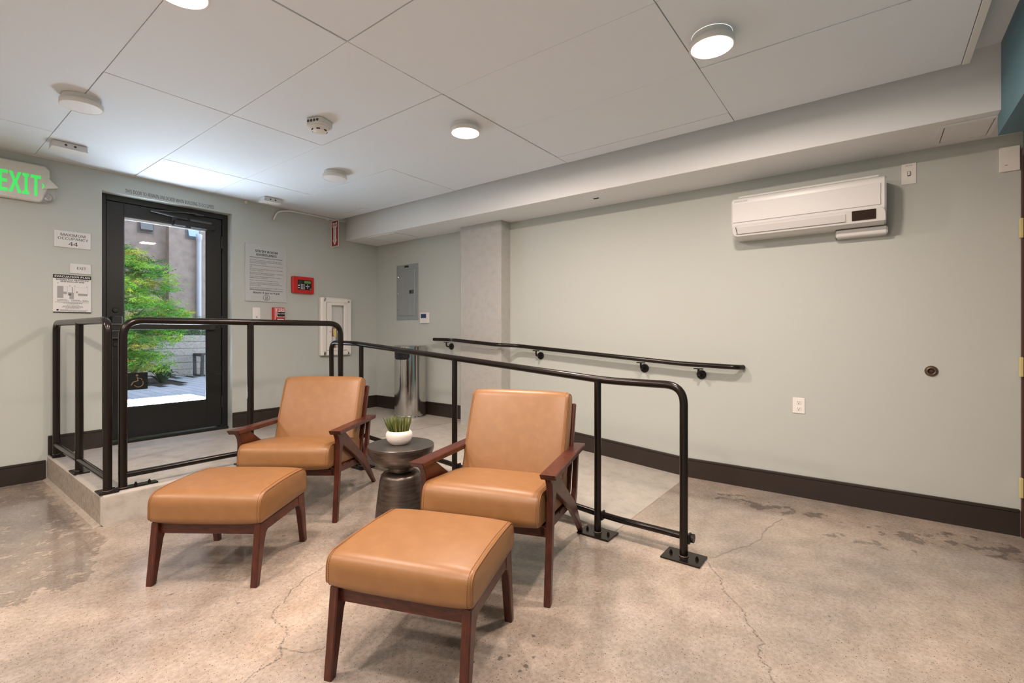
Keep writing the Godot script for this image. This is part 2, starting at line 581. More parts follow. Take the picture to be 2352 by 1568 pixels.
func make_materials() -> void:
	M.wall = mat(Color(0.718, 0.737, 0.715), 0.62)
	M.ceiling = mat(Color(0.875, 0.90, 0.92), 0.75)
	M.soffit = mat(Color(0.89, 0.90, 0.90), 0.6)
	M.teal = mat(Color(0.34, 0.49, 0.54), 0.55)
	M.base = mat(Color(0.17, 0.135, 0.115), 0.42)
	M.brown_door = mat(Color(0.25, 0.145, 0.115), 0.5)
	M.floor = floor_material()
	M.landing = concrete(Color(0.71, 0.685, 0.65), 0.12, 0.34, 31)
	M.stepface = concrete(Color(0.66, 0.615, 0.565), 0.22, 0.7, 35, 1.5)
	M.column = concrete(Color(0.70, 0.695, 0.68), 0.06, 0.55, 41, 0.9)
	M.bronze = mat(Color(0.125, 0.098, 0.082), 0.24, 0.35)
	M.bronze_dark = mat(Color(0.10, 0.085, 0.08), 0.4, 0.4)
	M.weld = mat(Color(0.42, 0.38, 0.36), 0.5, 0.7)
	M.door_metal = mat(Color(0.098, 0.106, 0.103), 0.38, 0.2)
	M.device = mat(Color(0.19, 0.185, 0.17), 0.35, 0.5)
	M.closer = mat(Color(0.15, 0.155, 0.16), 0.32, 0.5)
	M.closer_plate = mat(Color(0.33, 0.34, 0.35), 0.4, 0.6)
	M.glass = mat(Color(0.9, 0.95, 0.94, 0.015), 0.01)
	M.glass.transparency = BaseMaterial3D.TRANSPARENCY_ALPHA
	M.clear = mat(Color(0.95, 0.97, 0.98, 0.12), 0.05)
	M.clear.transparency = BaseMaterial3D.TRANSPARENCY_ALPHA
	M.white = mat(Color(0.88, 0.875, 0.86), 0.4)
	M.white_gloss = mat(Color(0.90, 0.89, 0.87), 0.22)
	M.white_matte = mat(Color(0.86, 0.86, 0.85), 0.7)
	M.shadow_gap = mat(Color(0.05, 0.05, 0.05), 0.8)
	M.plate = mat(Color(0.83, 0.835, 0.83), 0.5)
	M.sign_grey = mat(Color(0.725, 0.74, 0.735), 0.5)
	M.ink = mat(Color(0.07, 0.07, 0.075), 0.6)
	M.ink_grey = mat(Color(0.33, 0.33, 0.33), 0.6)
	M.plan_grey = mat(Color(0.62, 0.62, 0.62), 0.6)
	M.paper = mat(Color(0.86, 0.86, 0.855), 0.6)
	M.exit_body = mat(Color(0.83, 0.83, 0.80), 0.45)
	M.exit_green = mat(Color(0.30, 0.9, 0.42), 0.5)
	M.exit_green.emission_enabled = true
	M.exit_green.emission = Color(0.25, 0.95, 0.40)
	M.exit_green.emission_energy_multiplier = 0.03
	M.chrome = mat(Color(0.82, 0.82, 0.82), 0.12, 1.0)
	M.steel = mat(Color(0.78, 0.77, 0.755), 0.13, 1.0)
	M.red = mat(Color(0.74, 0.10, 0.09), 0.35)
	M.red_dark = mat(Color(0.60, 0.04, 0.05), 0.4)
	M.black = mat(Color(0.035, 0.035, 0.04), 0.35)
	M.lcd = mat(Color(0.36, 0.56, 0.30), 0.3)
	M.lcd_blue = mat(Color(0.16, 0.23, 0.42), 0.25)
	M.yellow = mat(Color(0.86, 0.80, 0.36), 0.7)
	M.panel_grey = mat(Color(0.565, 0.60, 0.61), 0.45, 0.1)
	M.ac = mat(Color(0.86, 0.86, 0.855), 0.35)
	M.ac_face = mat(Color(0.835, 0.835, 0.83), 0.5)
	M.ac_window = mat(Color(0.13, 0.065, 0.045), 0.12)
	M.antique = mat(Color(0.44, 0.38, 0.32), 0.35, 0.8)
	M.cream = mat(Color(0.78, 0.73, 0.52), 0.4)
	M.leather = mat(Color.WHITE, 0.41)
	M.leather.albedo_texture = noise_tex(0.012, [Color(0.525, 0.365, 0.215), Color(0.54, 0.378, 0.225), Color(0.565, 0.40, 0.245)], 51, 512, 4)
	M.leather.normal_enabled = true
	M.leather.normal_texture = noise_tex(0.16, [], 52, 512, 2, 2.0)
	M.leather.normal_scale = 0.07
	tri_map(M.leather, Vector3.ONE * 2.2, false)
	M.seam = mat(Color(0.50, 0.335, 0.19), 0.5)
	M.stitch = mat(Color(0.46, 0.27, 0.14), 0.7)
	M.walnut = mat(Color.WHITE, 0.36)
	M.walnut.albedo_texture = noise_tex(0.02, [Color(0.19, 0.075, 0.045), Color(0.265, 0.105, 0.06), Color(0.31, 0.125, 0.07), Color(0.385, 0.18, 0.11)], 61, 512, 5)
	tri_map(M.walnut, Vector3(7.0, 1.1, 1.1), false)
	M.walnut_x = M.walnut.duplicate()
	M.walnut_x.uv1_scale = Vector3(1.1, 7.0, 7.0)
	M.hammered = mat(Color.WHITE, 0.36, 0.9)
	M.hammered.albedo_texture = noise_tex(0.02, [Color(0.30, 0.27, 0.25), Color(0.42, 0.38, 0.355), Color(0.52, 0.47, 0.44)], 71, 512, 4)
	M.hammered.normal_enabled = true
	M.hammered.normal_texture = noise_tex(0.045, [], 72, 512, 2, 6.0)
	M.hammered.normal_scale = 0.16
	tri_map(M.hammered, Vector3(0.8, 6.0, 0.8), false)
	M.table_top = mat(Color.WHITE, 0.30, 0.85)
	M.table_top.albedo_texture = noise_tex(0.008, [Color(0.40, 0.385, 0.37), Color(0.44, 0.425, 0.41), Color(0.47, 0.43, 0.40)], 73, 512, 4)
	tri_map(M.table_top, Vector3.ONE * 2.0, false)
	M.pot = mat(Color(0.87, 0.84, 0.81), 0.85)
	M.pot.normal_enabled = true
	M.pot.normal_texture = noise_tex(0.06, [], 81, 512, 4, 8.0)
	M.pot.normal_scale = 0.8
	tri_map(M.pot, Vector3.ONE * 7.0, false)
	M.leaf_a = mat(Color(0.36, 0.39, 0.18), 0.5)
	M.leaf_b = mat(Color(0.28, 0.32, 0.14), 0.5)
	M.leaf_c = mat(Color(0.46, 0.47, 0.26), 0.5)
	M.soil = mat(Color(0.17, 0.125, 0.09), 0.95)
	# outdoors
	M.stucco = concrete(Color(0.62, 0.555, 0.51), 0.16, 0.9, 91, 0.35)
	M.board = concrete(Color(0.66, 0.635, 0.60), 0.22, 0.85, 95, 1.4)
	M.paver = []
	for k in 3:
		M.paver.append(concrete([Color(0.60, 0.60, 0.62), Color(0.56, 0.57, 0.59), Color(0.63, 0.63, 0.645)][k], 0.14, 0.8, 101 + k * 3, 1.1))
	M.vent = mat(Color(0.42, 0.42, 0.41), 0.6)
	M.vent_blue = mat(Color(0.55, 0.62, 0.71), 0.3, 0.4)
	M.pipe = mat(Color(0.69, 0.70, 0.73), 0.45)
	M.bark = mat(Color(0.30, 0.24, 0.20), 0.9)
	M.foliage = mat(Color.WHITE, 0.55)
	M.foliage.vertex_color_use_as_albedo = true
	M.foliage.backlight_enabled = true
	M.foliage.backlight = Color(0.45, 0.55, 0.2)
	M.hosta = mat(Color(0.22, 0.33, 0.20), 0.55)
	M.bench = mat(Color(0.09, 0.09, 0.095), 0.5)
	M.bollard = mat(Color(0.40, 0.36, 0.35), 0.6)
	M.sticker = mat(Color(0.055, 0.085, 0.085), 0.35)
	M.sticker_mark = mat(Color(0.50, 0.40, 0.32), 0.5)

# ================================================================ the scene
func _ready() -> void:
	rng.seed = 7
	camera_and_light()
	make_materials()
	room()
	landing_and_ramp()
	door_to_courtyard()
	courtyard()
	railings()
	var chair := lounge_chair(Vector3(3.770, 0, 2.276), deg_to_rad(19.2), "tan leather lounge chair with walnut frame, nearer one on the right")
	lounge_chair(Vector3(2.314, 0, 2.393), deg_to_rad(37.0), "tan leather lounge chair with walnut frame, farther one by the door landing")
	footstool(Vector3(3.8475, 0, 2.6605), deg_to_rad(20.9), "tan leather footstool in the foreground, in front of the nearer chair", 0.289, 0.124)
	footstool(Vector3(2.592, 0, 2.7975), deg_to_rad(35.9), "tan leather footstool on the left, in front of the farther chair", 0.270, 0.148)
	side_table()
	succulent()
	trash_can()
	ceiling_lamps()
	detectors()
	wall_fixtures_left()
	wall_fixtures_long()
	air_conditioner()

func camera_and_light() -> void:
	var cam := Camera3D.new()
	cam.name = "camera"
	add_child(cam)
	cam.position = Vector3(5.1409, 1.14, 3.8529)
	cam.rotation.y = atan(834.0 / 1095.0)
	cam.projection = Camera3D.PROJECTION_FRUSTUM
	cam.near = 0.05
	cam.far = 80.0
	cam.size = 1568.0 / 1095.0 * 0.05
	cam.frustum_offset = Vector2(0, -20.0 / 1095.0 * 0.05)
	cam.current = true
	var env := Environment.new()
	env.background_mode = Environment.BG_SKY
	var sky := Sky.new()
	var pm := ProceduralSkyMaterial.new()
	pm.sky_top_color = Color(0.58, 0.66, 0.77)
	pm.sky_horizon_color = Color(0.83, 0.86, 0.89)
	pm.ground_horizon_color = Color(0.62, 0.64, 0.66)
	pm.ground_bottom_color = Color(0.40, 0.40, 0.41)
	pm.sky_energy_multiplier = 0.76
	pm.ground_energy_multiplier = 0.76
	sky.sky_material = pm
	env.sky = sky
	env.tonemap_mode = Environment.TONE_MAPPER_LINEAR
	env.tonemap_exposure = 16.0
	env.sdfgi_enabled = true
	env.ssao_enabled = true
	env.ssil_enabled = true
	var we := WorldEnvironment.new()
	we.name = "environment"
	we.environment = env
	add_child(we)
	# the sun stands along the facade: it lights the paving by the door, an added block shades the rest of the yard
	var sun := DirectionalLight3D.new()
	sun.name = "sun"
	sun.light_color = Color(0.91, 0.97, 1.0)
	sun.light_energy = 4.6
	sun.light_angular_distance = 0.5
	sun.shadow_enabled = true
	sun.sky_mode = DirectionalLight3D.SKY_MODE_LIGHT_ONLY
	add_child(sun)
	sun.look_at_from_position(Vector3(-1.5, 10.0, 7.0), Vector3(-1.5, 0.0, 0.0))

# ---------------------------------------------------------------- the room
func room() -> void:
	# floor slab with its own texture space
	var st := mb()
	st.set_smooth_group(-1)
	for t in [[Vector3(0, 0, 0), Vector3(FW, 0, 0), Vector3(FW, 0, FD)], [Vector3(0, 0, 0), Vector3(FW, 0, FD), Vector3(0, 0, FD)]]:
		for p in t:
			st.set_normal(Vector3.UP)
			st.set_uv(Vector2(p.x / FW, p.z / FD))
			st.set_uv2(Vector2(p.x, p.z) / 1.15)
			st.add_vertex(p)
	struct("floor", st, M.floor, "ground concrete floor, warm grey with specks, stains and hairline cracks")
	struct("floor_slab", span(Vector3(-0.25, -0.2, -0.2), Vector3(6.1, -0.004, 6.7)), M.column, "concrete slab under the floor")
	# left wall with the opening of the courtyard door
	st = mb()
	for b in [[0.0, -0.2, 1.746, 3.0], [2.76, -0.2, 6.7, 3.0]]:
		add_box(st, Vector3(-0.125, (b[1] + b[3]) / 2, (b[0] + b[2]) / 2), Vector3(0.25, b[3] - b[1], b[2] - b[0]))
	add_box(st, Vector3(-0.125, (2.332 + 3.0) / 2, 2.253), Vector3(0.25, 3.0 - 2.332, 1.014))
	add_box(st, Vector3(-0.125, -0.02, 2.253), Vector3(0.25, 0.36, 1.014))
	struct("wall_left", done(st), M.wall, "pale green-grey painted wall with the courtyard door")
	struct("wall_back", span(Vector3(-0.25, -0.2, -0.2), Vector3(6.1, 3.0, 0.0)), M.wall, "long pale painted wall behind the ramp")
	struct("wall_front", span(Vector3(-0.25, -0.2, 6.5), Vector3(6.1, 3.0, 6.7)), M.wall, "painted wall closing the room behind the viewer")
	# right wall: teal, door frame right in the corner, teal header above it
	st = mb()
	add_box(st, Vector3(5.95, 1.4, 3.8), Vector3(0.3, 3.2, 5.5))
	add_box(st, Vector3(5.95, 2.62, 0.525), Vector3(0.3, 0.9, 1.05))
	struct("wall_right", done(st), M.teal, "teal painted wall at the right edge")
	struct("trim_1", span(Vector3(5.645, 2.158, 0.37), Vector3(5.80, 2.60, 6.5)), M.teal, "teal header band above the door at the right edge")
	var dr := struct_node("door_2", "dark brown door and frame at the right edge", Vector3(5.79, 0, 0.0))
	obj("jamb", span(Vector3(0.0, 0, 0.0), Vector3(0.2, 2.17, 0.035), 0.003), M.brown_door, dr)
	obj("jamb", span(Vector3(0.0, 0, 1.0), Vector3(0.2, 2.17, 1.05), 0.003), M.brown_door, dr)
	obj("head", span(Vector3(0.0, 2.12, 0.035), Vector3(0.2, 2.17, 1.0), 0.003), M.brown_door, dr)
	obj("leaf", span(Vector3(0.02, 0.01, 0.042), Vector3(0.065, 2.11, 0.996), 0.003), M.brown_door, dr)
	for hy in [0.28, 0.95, 1.72]:
		var h := obj("hinge", span(Vector3(-0.012, hy - 0.055, 0.022), Vector3(0.004, hy + 0.055, 0.052), 0.003), M.cream, dr)
		h.set_meta("label", "cream hinge")
	# upper ceiling, soffit along the long wall, hung panels
	struct("ceiling", span(Vector3(-0.25, 2.60, -0.2), Vector3(6.1, 2.8, 6.7)), M.ceiling, "white plaster ceiling above the hung panels")
	var sf := struct("trim_2", span(Vector3(0.0, 2.262, 0.0), Vector3(5.80, 2.62, 0.455), 0.002), M.soffit, "white boxed soffit along the top of the long wall")
	sf.set_meta("kind", "structure")
	var cp := struct_node("ceiling_panels", "white hung ceiling of large flat panels")
	var xs := [0.02, 0.71, 1.94, 3.175, 4.42, 5.49]
	var zs := [0.545, 0.69, 1.31, 1.93, 2.545, 3.165, 3.78, 4.4, 5.02, 5.64, 6.48]
	for i in xs.size() - 1:
		for j in zs.size() - 1:
			var g0 := 0.006 if i == 3 else 0.002
			var g1 := 0.002
			var dy := 0.0012 * ((i * 7 + j * 5) % 3)
			obj("panel", span(Vector3(xs[i] + g0, CEIL + dy, zs[j] + 0.0015), Vector3(xs[i + 1] - g1, CEIL + 0.03, zs[j + 1] - 0.0015), 0.0012), M.ceiling, cp)
	obj("hanger_rail", span(Vector3(0.05, CEIL + 0.03, 0.62), Vector3(5.46, 2.60, 0.66)), M.white_matte, cp)
	obj("hanger_rail", span(Vector3(0.05, CEIL + 0.03, 3.1), Vector3(5.46, 2.60, 3.14)), M.white_matte, cp)
	obj("hanger_rail", span(Vector3(0.05, CEIL + 0.03, 5.9), Vector3(5.46, 2.60, 5.94)), M.white_matte, cp)
	obj("edge_trim", span(Vector3(5.491, CEIL - 0.003, 0.545), Vector3(5.522, CEIL + 0.03, 6.48), 0.002), M.white_matte, cp)
	obj("wall_angle", span(Vector3(0.0, CEIL - 0.004, 0.455), Vector3(0.018, CEIL + 0.02, 6.5), 0.001), M.white_matte, cp)
	# concrete column in front of the long wall
	struct("column", span(Vector3(1.63, -0.1, -0.02), Vector3(2.183, 2.27, 0.15), 0.004), M.column, "bare concrete column with a smooth trowelled face")
	# baseboards
	baseboard("baseboard_left", Vector3(0, 0, 3.10), Vector3(0, 0, 6.5), Vector3.RIGHT)
	baseboard("baseboard_left_landing", Vector3(0, LAND, 2.762), Vector3(0, LAND, 3.088), Vector3.RIGHT)
	baseboard("baseboard_left_corner", Vector3(0, LAND, 0.0), Vector3(0, LAND, 1.744), Vector3.RIGHT)
	baseboard("baseboard_back_landing", Vector3(0.016, LAND, 0), Vector3(1.53, LAND, 0), Vector3.BACK)
	baseboard("baseboard_back_short", Vector3(1.53, LAND, 0), Vector3(1.63, LAND - 0.0076, 0), Vector3.BACK)
	baseboard("baseboard_back_ramp", Vector3(2.184, LAND * (RAMP1 - 2.184) / (RAMP1 - RAMP0), 0), Vector3(RAMP1, 0, 0), Vector3.BACK)
	baseboard("baseboard_back", Vector3(RAMP1, 0, 0), Vector3(5.785, 0, 0), Vector3.BACK)
	# soffit hatches and a small sprinkler plate
	for h in [[5.42, 5.66, 0.075, 0.385], [0.40, 0.88, 0.06, 0.425]]:
		var hc := Vector3((h[0] + h[1]) / 2, 2.262, (h[2] + h[3]) / 2)
		var t := thing("access_hatch", "flush white access hatch under the soffit, " + ("near the teal header" if h[0] > 2 else "in the left corner"), "hatch", hc, 0, "soffit hatches")
		var w: float = (h[1] - h[0])
		var d: float = (h[3] - h[2])
		var fr := mb()
		for q in [[0.0, -d / 2 + 0.01, w, 0.02], [0.0, d / 2 - 0.01, w, 0.02], [-w / 2 + 0.01, 0.0, 0.02, d - 0.04], [w / 2 - 0.01, 0.0, 0.02, d - 0.04]]:
			add_box(fr, Vector3(q[0], -0.005, q[1]), Vector3(q[2], 0.010, q[3]), 0.001)
		obj("frame", done(fr), M.soffit, t)
		obj("lid", box(Vector3(0, -0.0042, 0), Vector3(w - 0.048, 0.0084, d - 0.048), 0.001), M.soffit, t)
		obj("reveal", box(Vector3(0, -0.0006, 0), Vector3(w - 0.041, 0.0012, d - 0.041)), M.shadow_gap, t)
	var sp := thing("sprinkler_plate", "small dark ragged sprinkler opening under the soffit", "sprinkler", Vector3(3.295, 2.262, 0.277))
	obj("plate", turned([Vector2(0.0, -0.004), Vector2(0.03, -0.004), Vector2(0.034, 0.0)], 20, Basis.IDENTITY), M.soffit, sp)
	obj("opening", prism(rounded([[-0.025, -0.008, 0.004], [0.0, -0.012, 0.004], [0.026, -0.009, 0.004], [0.022, 0.010, 0.004], [0.004, 0.004, 0.003], [-0.02, 0.011, 0.004]], 3), -0.007, -0.004, 0.0, Vector3.RIGHT, Vector3.BACK, Vector3.UP), M.shadow_gap, sp)

func baseboard(called: String, a: Vector3, b: Vector3, out: Vector3) -> void:
	var st := mb()
	var d := (b - a).normalized()
	var up := out.cross(d)
	if up.y < 0: up = -up
	var bs := Basis(out, up, out.cross(up))
	var L := a.distance_to(b)
	var c := (a + b) * 0.5
	add_box(st, c + out * 0.006 + up * 0.066, Vector3(0.012, 0.132, L), 0.0008, bs)
	add_box(st, c + out * 0.0075 + up * 0.142, Vector3(0.015, 0.018, L), 0.003, bs)
	struct(called, done(st), M.base, "dark brown baseboard")

func landing_and_ramp() -> void:
	# landing block with worn rounded edges
	var prof := rounded([[0.0, 0.0, 0.0], [1.53, 0.0, 0.0], [1.53, LAND, 0.022], [0.0, LAND, 0.0]], 5)
	var st := prism(prof, 0.0, 3.09, 0.012)
	struct("landing", st, M.landing, "raised concrete landing in front of the courtyard door")
	# the cast face of the step: pits and splashes, base tone darkened for its shade
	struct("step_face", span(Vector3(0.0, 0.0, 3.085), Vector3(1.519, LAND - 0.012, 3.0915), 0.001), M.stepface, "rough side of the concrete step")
	# ramp
	st = mb()
	add_prism(st, [Vector2(RAMP0 - 0.01, 0.0), Vector2(RAMP1, 0.0), Vector2(RAMP1, 0.001), Vector2(RAMP0 - 0.01, LAND - 0.002)], 0.0, 1.325, 0.0)
	var rp := struct("ramp", done(st), M.landing, "concrete ramp running down along the long wall")
	# saw joints
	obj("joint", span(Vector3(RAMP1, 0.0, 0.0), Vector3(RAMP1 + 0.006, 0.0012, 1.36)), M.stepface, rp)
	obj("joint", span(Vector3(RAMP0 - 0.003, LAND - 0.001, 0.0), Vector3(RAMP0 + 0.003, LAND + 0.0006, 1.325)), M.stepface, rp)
	# cove of mortar where step meets floor
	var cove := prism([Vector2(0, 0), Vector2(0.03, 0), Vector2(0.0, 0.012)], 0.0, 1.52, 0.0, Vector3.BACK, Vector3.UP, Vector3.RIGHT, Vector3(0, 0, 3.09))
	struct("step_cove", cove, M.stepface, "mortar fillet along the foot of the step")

# ---------------------------------------------------------------- door
func door_to_courtyard() -> void:
	var t := struct_node("door_1", "black metal door with a tall glass panel, leading to a courtyard")
	var x0 := -0.10
	var zl := 1.746
	var zr := 2.76
	var top := 2.332
	var fr := mb()
	for f in [[zl, LAND, zl + 0.05, top], [zr - 0.05, LAND, zr, top], [zl + 0.05, top - 0.05, zr - 0.05, top]]:
		add_box(fr, Vector3(x0 - 0.07, (f[1] + f[3]) / 2, (f[0] + f[2]) / 2), Vector3(0.14, f[3] - f[1], f[2] - f[0]), 0.002)
	obj("frame", done(fr), M.door_metal, t)
	var stop := mb()
	for f in [[zl + 0.05, LAND, zl + 0.062, top - 0.05], [zr - 0.062, LAND, zr - 0.05, top - 0.05], [zl + 0.05, top - 0.062, zr - 0.05, top - 0.05]]:
		add_box(stop, Vector3(x0 - 0.11, (f[1] + f[3]) / 2, (f[0] + f[2]) / 2), Vector3(0.05, f[3] - f[1], f[2] - f[0]), 0.001)
	obj("door_stop", done(stop), M.door_metal, t)
	# leaf: stiles and rails round the pane
	var lx := x0 - 0.035
	var L0 := zl + 0.054
	var L1 := zr - 0.054
	var yb := LAND + 0.022
	var yt := top - 0.054
	var g0 := 1.93
	var g1 := 2.588
	var gy0 := 0.475
	var gy1 := 2.17
	for r in [["stile", L0, yb, g0, yt], ["stile", g1, yb, L1, yt], ["rail", g0, yb, g1, gy0], ["rail", g0, gy1, g1, yt]]:
		obj(r[0], span(Vector3(lx - 0.022, r[2], r[1]), Vector3(lx + 0.022, r[4], r[3]), 0.0015), M.door_metal, t)
	var bead := mb()
	for r in [[g0, gy0, g0 + 0.008, gy1], [g1 - 0.008, gy0, g1, gy1], [g0, gy0, g1, gy0 + 0.008], [g0, gy1 - 0.008, g1, gy1]]:
		add_box(bead, Vector3(lx + 0.008, (r[1] + r[3]) / 2, (r[0] + r[2]) / 2), Vector3(0.014, r[3] - r[1], r[2] - r[0]), 0.001)
	obj("glazing_bead", done(bead), M.door_metal, t)
	obj("painted_reflection", span(Vector3(lx - 0.02, gy1 - 0.028, g0), Vector3(lx - 0.012, gy1, g1)), M.white_matte, t)  # white strip painted in for the bright reflection along the glass head
	var pane := mb()
	pane.set_smooth_group(-1)
	quad(pane, Vector3(lx, gy0, g0), Vector3(lx, gy0, g1), Vector3(lx, gy1, g1), Vector3(lx, gy1, g0), Vector3.RIGHT)
	obj("pane", done(pane), M.glass, t)
	obj("threshold", span(Vector3(x0 - 0.14, LAND - 0.02, zl + 0.002), Vector3(x0 + 0.03, LAND + 0.014, zr - 0.002), 0.006), M.device, t)
	for hy in [0.45, 1.25, 2.05]:
		obj("hinge", tube([Vector3(x0 - 0.008, hy - 0.06, zl + 0.053), Vector3(x0 - 0.008, hy + 0.06, zl + 0.053)], 0.008, 10), M.door_metal, t)
	# push bar across the leaf
	var pb := obj("push_bar", span(Vector3(lx + 0.035, 1.168, 1.868), Vector3(lx + 0.072, 1.222, 2.56), 0.006), M.device, t)
	obj("bar_end", span(Vector3(lx + 0.02, 1.165, 1.862), Vector3(lx + 0.068, 1.225, 1.895), 0.004), M.device, pb)
	var hd := obj("latch_case", span(Vector3(lx + 0.02, 1.09, 2.605), Vector3(lx + 0.075, 1.285, 2.685), 0.008), M.device, t)
	obj("latch_ridge", span(Vector3(lx + 0.07, 1.205, 2.597), Vector3(lx + 0.088, 1.222, 2.69), 0.004), M.closer_plate, hd)
	obj("latch_ridge", span(Vector3(lx + 0.07, 1.150, 2.60), Vector3(lx + 0.084, 1.162, 2.688), 0.003), M.closer_plate, hd)
	obj("latch_ridge", span(Vector3(lx + 0.066, 1.092, 2.603), Vector3(lx + 0.082, 1.102, 2.686), 0.003), M.closer_plate, hd)
	var ax := Basis(Vector3.BACK, Vector3.RIGHT, Vector3.DOWN)
	for ky in [1.336, 1.038]:
		obj("cover_cap", turned([Vector2(0.022, 0.0), Vector2(0.022, 0.006), Vector2(0.018, 0.010), Vector2(0.0, 0.011)], 20, ax, Vector3(lx + 0.022, ky, 2.645)), M.door_metal, t)
	# closer: body, plate, arm
	var cl := obj("closer_body", span(Vector3(lx + 0.03, 2.150, 1.872), Vector3(lx + 0.085, 2.203, 2.222), 0.006), M.closer, t)
	obj("closer_foot", span(Vector3(lx + 0.045, 2.136, 2.085), Vector3(lx + 0.075, 2.152, 2.125), 0.003), M.black, cl)
	obj("mounting_plate", span(Vector3(lx + 0.022, 2.145, 1.89), Vector3(lx + 0.032, 2.235, 2.228), 0.002), M.closer_plate, t)
	obj("closer_arm", tube([Vector3(lx + 0.062, 2.215, 2.10), Vector3(lx + 0.058, 2.245, 2.40)], 0.007, 8), M.closer_plate, t)
	obj("closer_arm", tube([Vector3(lx + 0.058, 2.252, 2.40), Vector3(lx + 0.085, 2.285, 2.04)], 0.006, 8), M.closer_plate, t)
	obj("closer_spindle", tube([Vector3(lx + 0.062, 2.20, 2.10), Vector3(lx + 0.062, 2.23, 2.10)], 0.012, 10), M.closer, t)
	obj("closer_shoe", span(Vector3(lx + 0.05, 2.268, 1.985), Vector3(lx + 0.095, 2.283, 2.06), 0.004), M.closer_plate, t)
	# sticker with the wheelchair mark, on the pane
	var s := thing("access_sticker", "small dark square sticker with a bronze wheelchair mark on the door glass", "sticker", Vector3(lx + 0.0005, 0.706, 2.486), PI / 2)
	obj("sheet", prism(rounded_rect(0.156, 0.152, 0.008), 0.0, 0.002), M.sticker, s)
	var arc := []
	for k in 15:
		var a := lerpf(-2.75, 0.55, k / 14.0)
		arc.append(Vector3(0.010 + cos(a) * 0.034, -0.020 + sin(a) * 0.034, 0.003))
	obj("wheel", tube(arc, 0.0042, 6), M.sticker_mark, s)
	obj("torso", tube([Vector3(0.0, 0.036, 0.003), Vector3(0.006, 0.004, 0.003), Vector3(-0.028, -0.006, 0.003), Vector3(-0.045, -0.036, 0.003)], 0.0055, 6), M.sticker_mark, s)
	obj("arm", tube([Vector3(0.004, 0.026, 0.003), Vector3(0.028, 0.022, 0.003), Vector3(0.036, 0.006, 0.003)], 0.004, 6), M.sticker_mark, s)
	obj("head", turned([Vector2(0.0095, 0.0), Vector2(0.0095, 0.003), Vector2(0.0, 0.003)], 16, Basis(Vector3.RIGHT, Vector3.BACK, Vector3.DOWN), Vector3(-0.002, 0.052, 0.002)), M.sticker_mark, s)
	# lettering painted above the door
	var w := thing("door_notice", "black capital lettering on the wall above the door", "lettering", Vector3(0.0002, 2.364, 2.257), PI / 2)
	var tm := text(w, "THIS DOOR TO REMAIN UNLOCKED WHEN BUILDING IS OCCUPIED", 0.031, Vector3.ZERO, M.ink, 1.0)
	var width: float = tm.mesh.get_aabb().size.x
	tm.scale.x = 0.694 / width

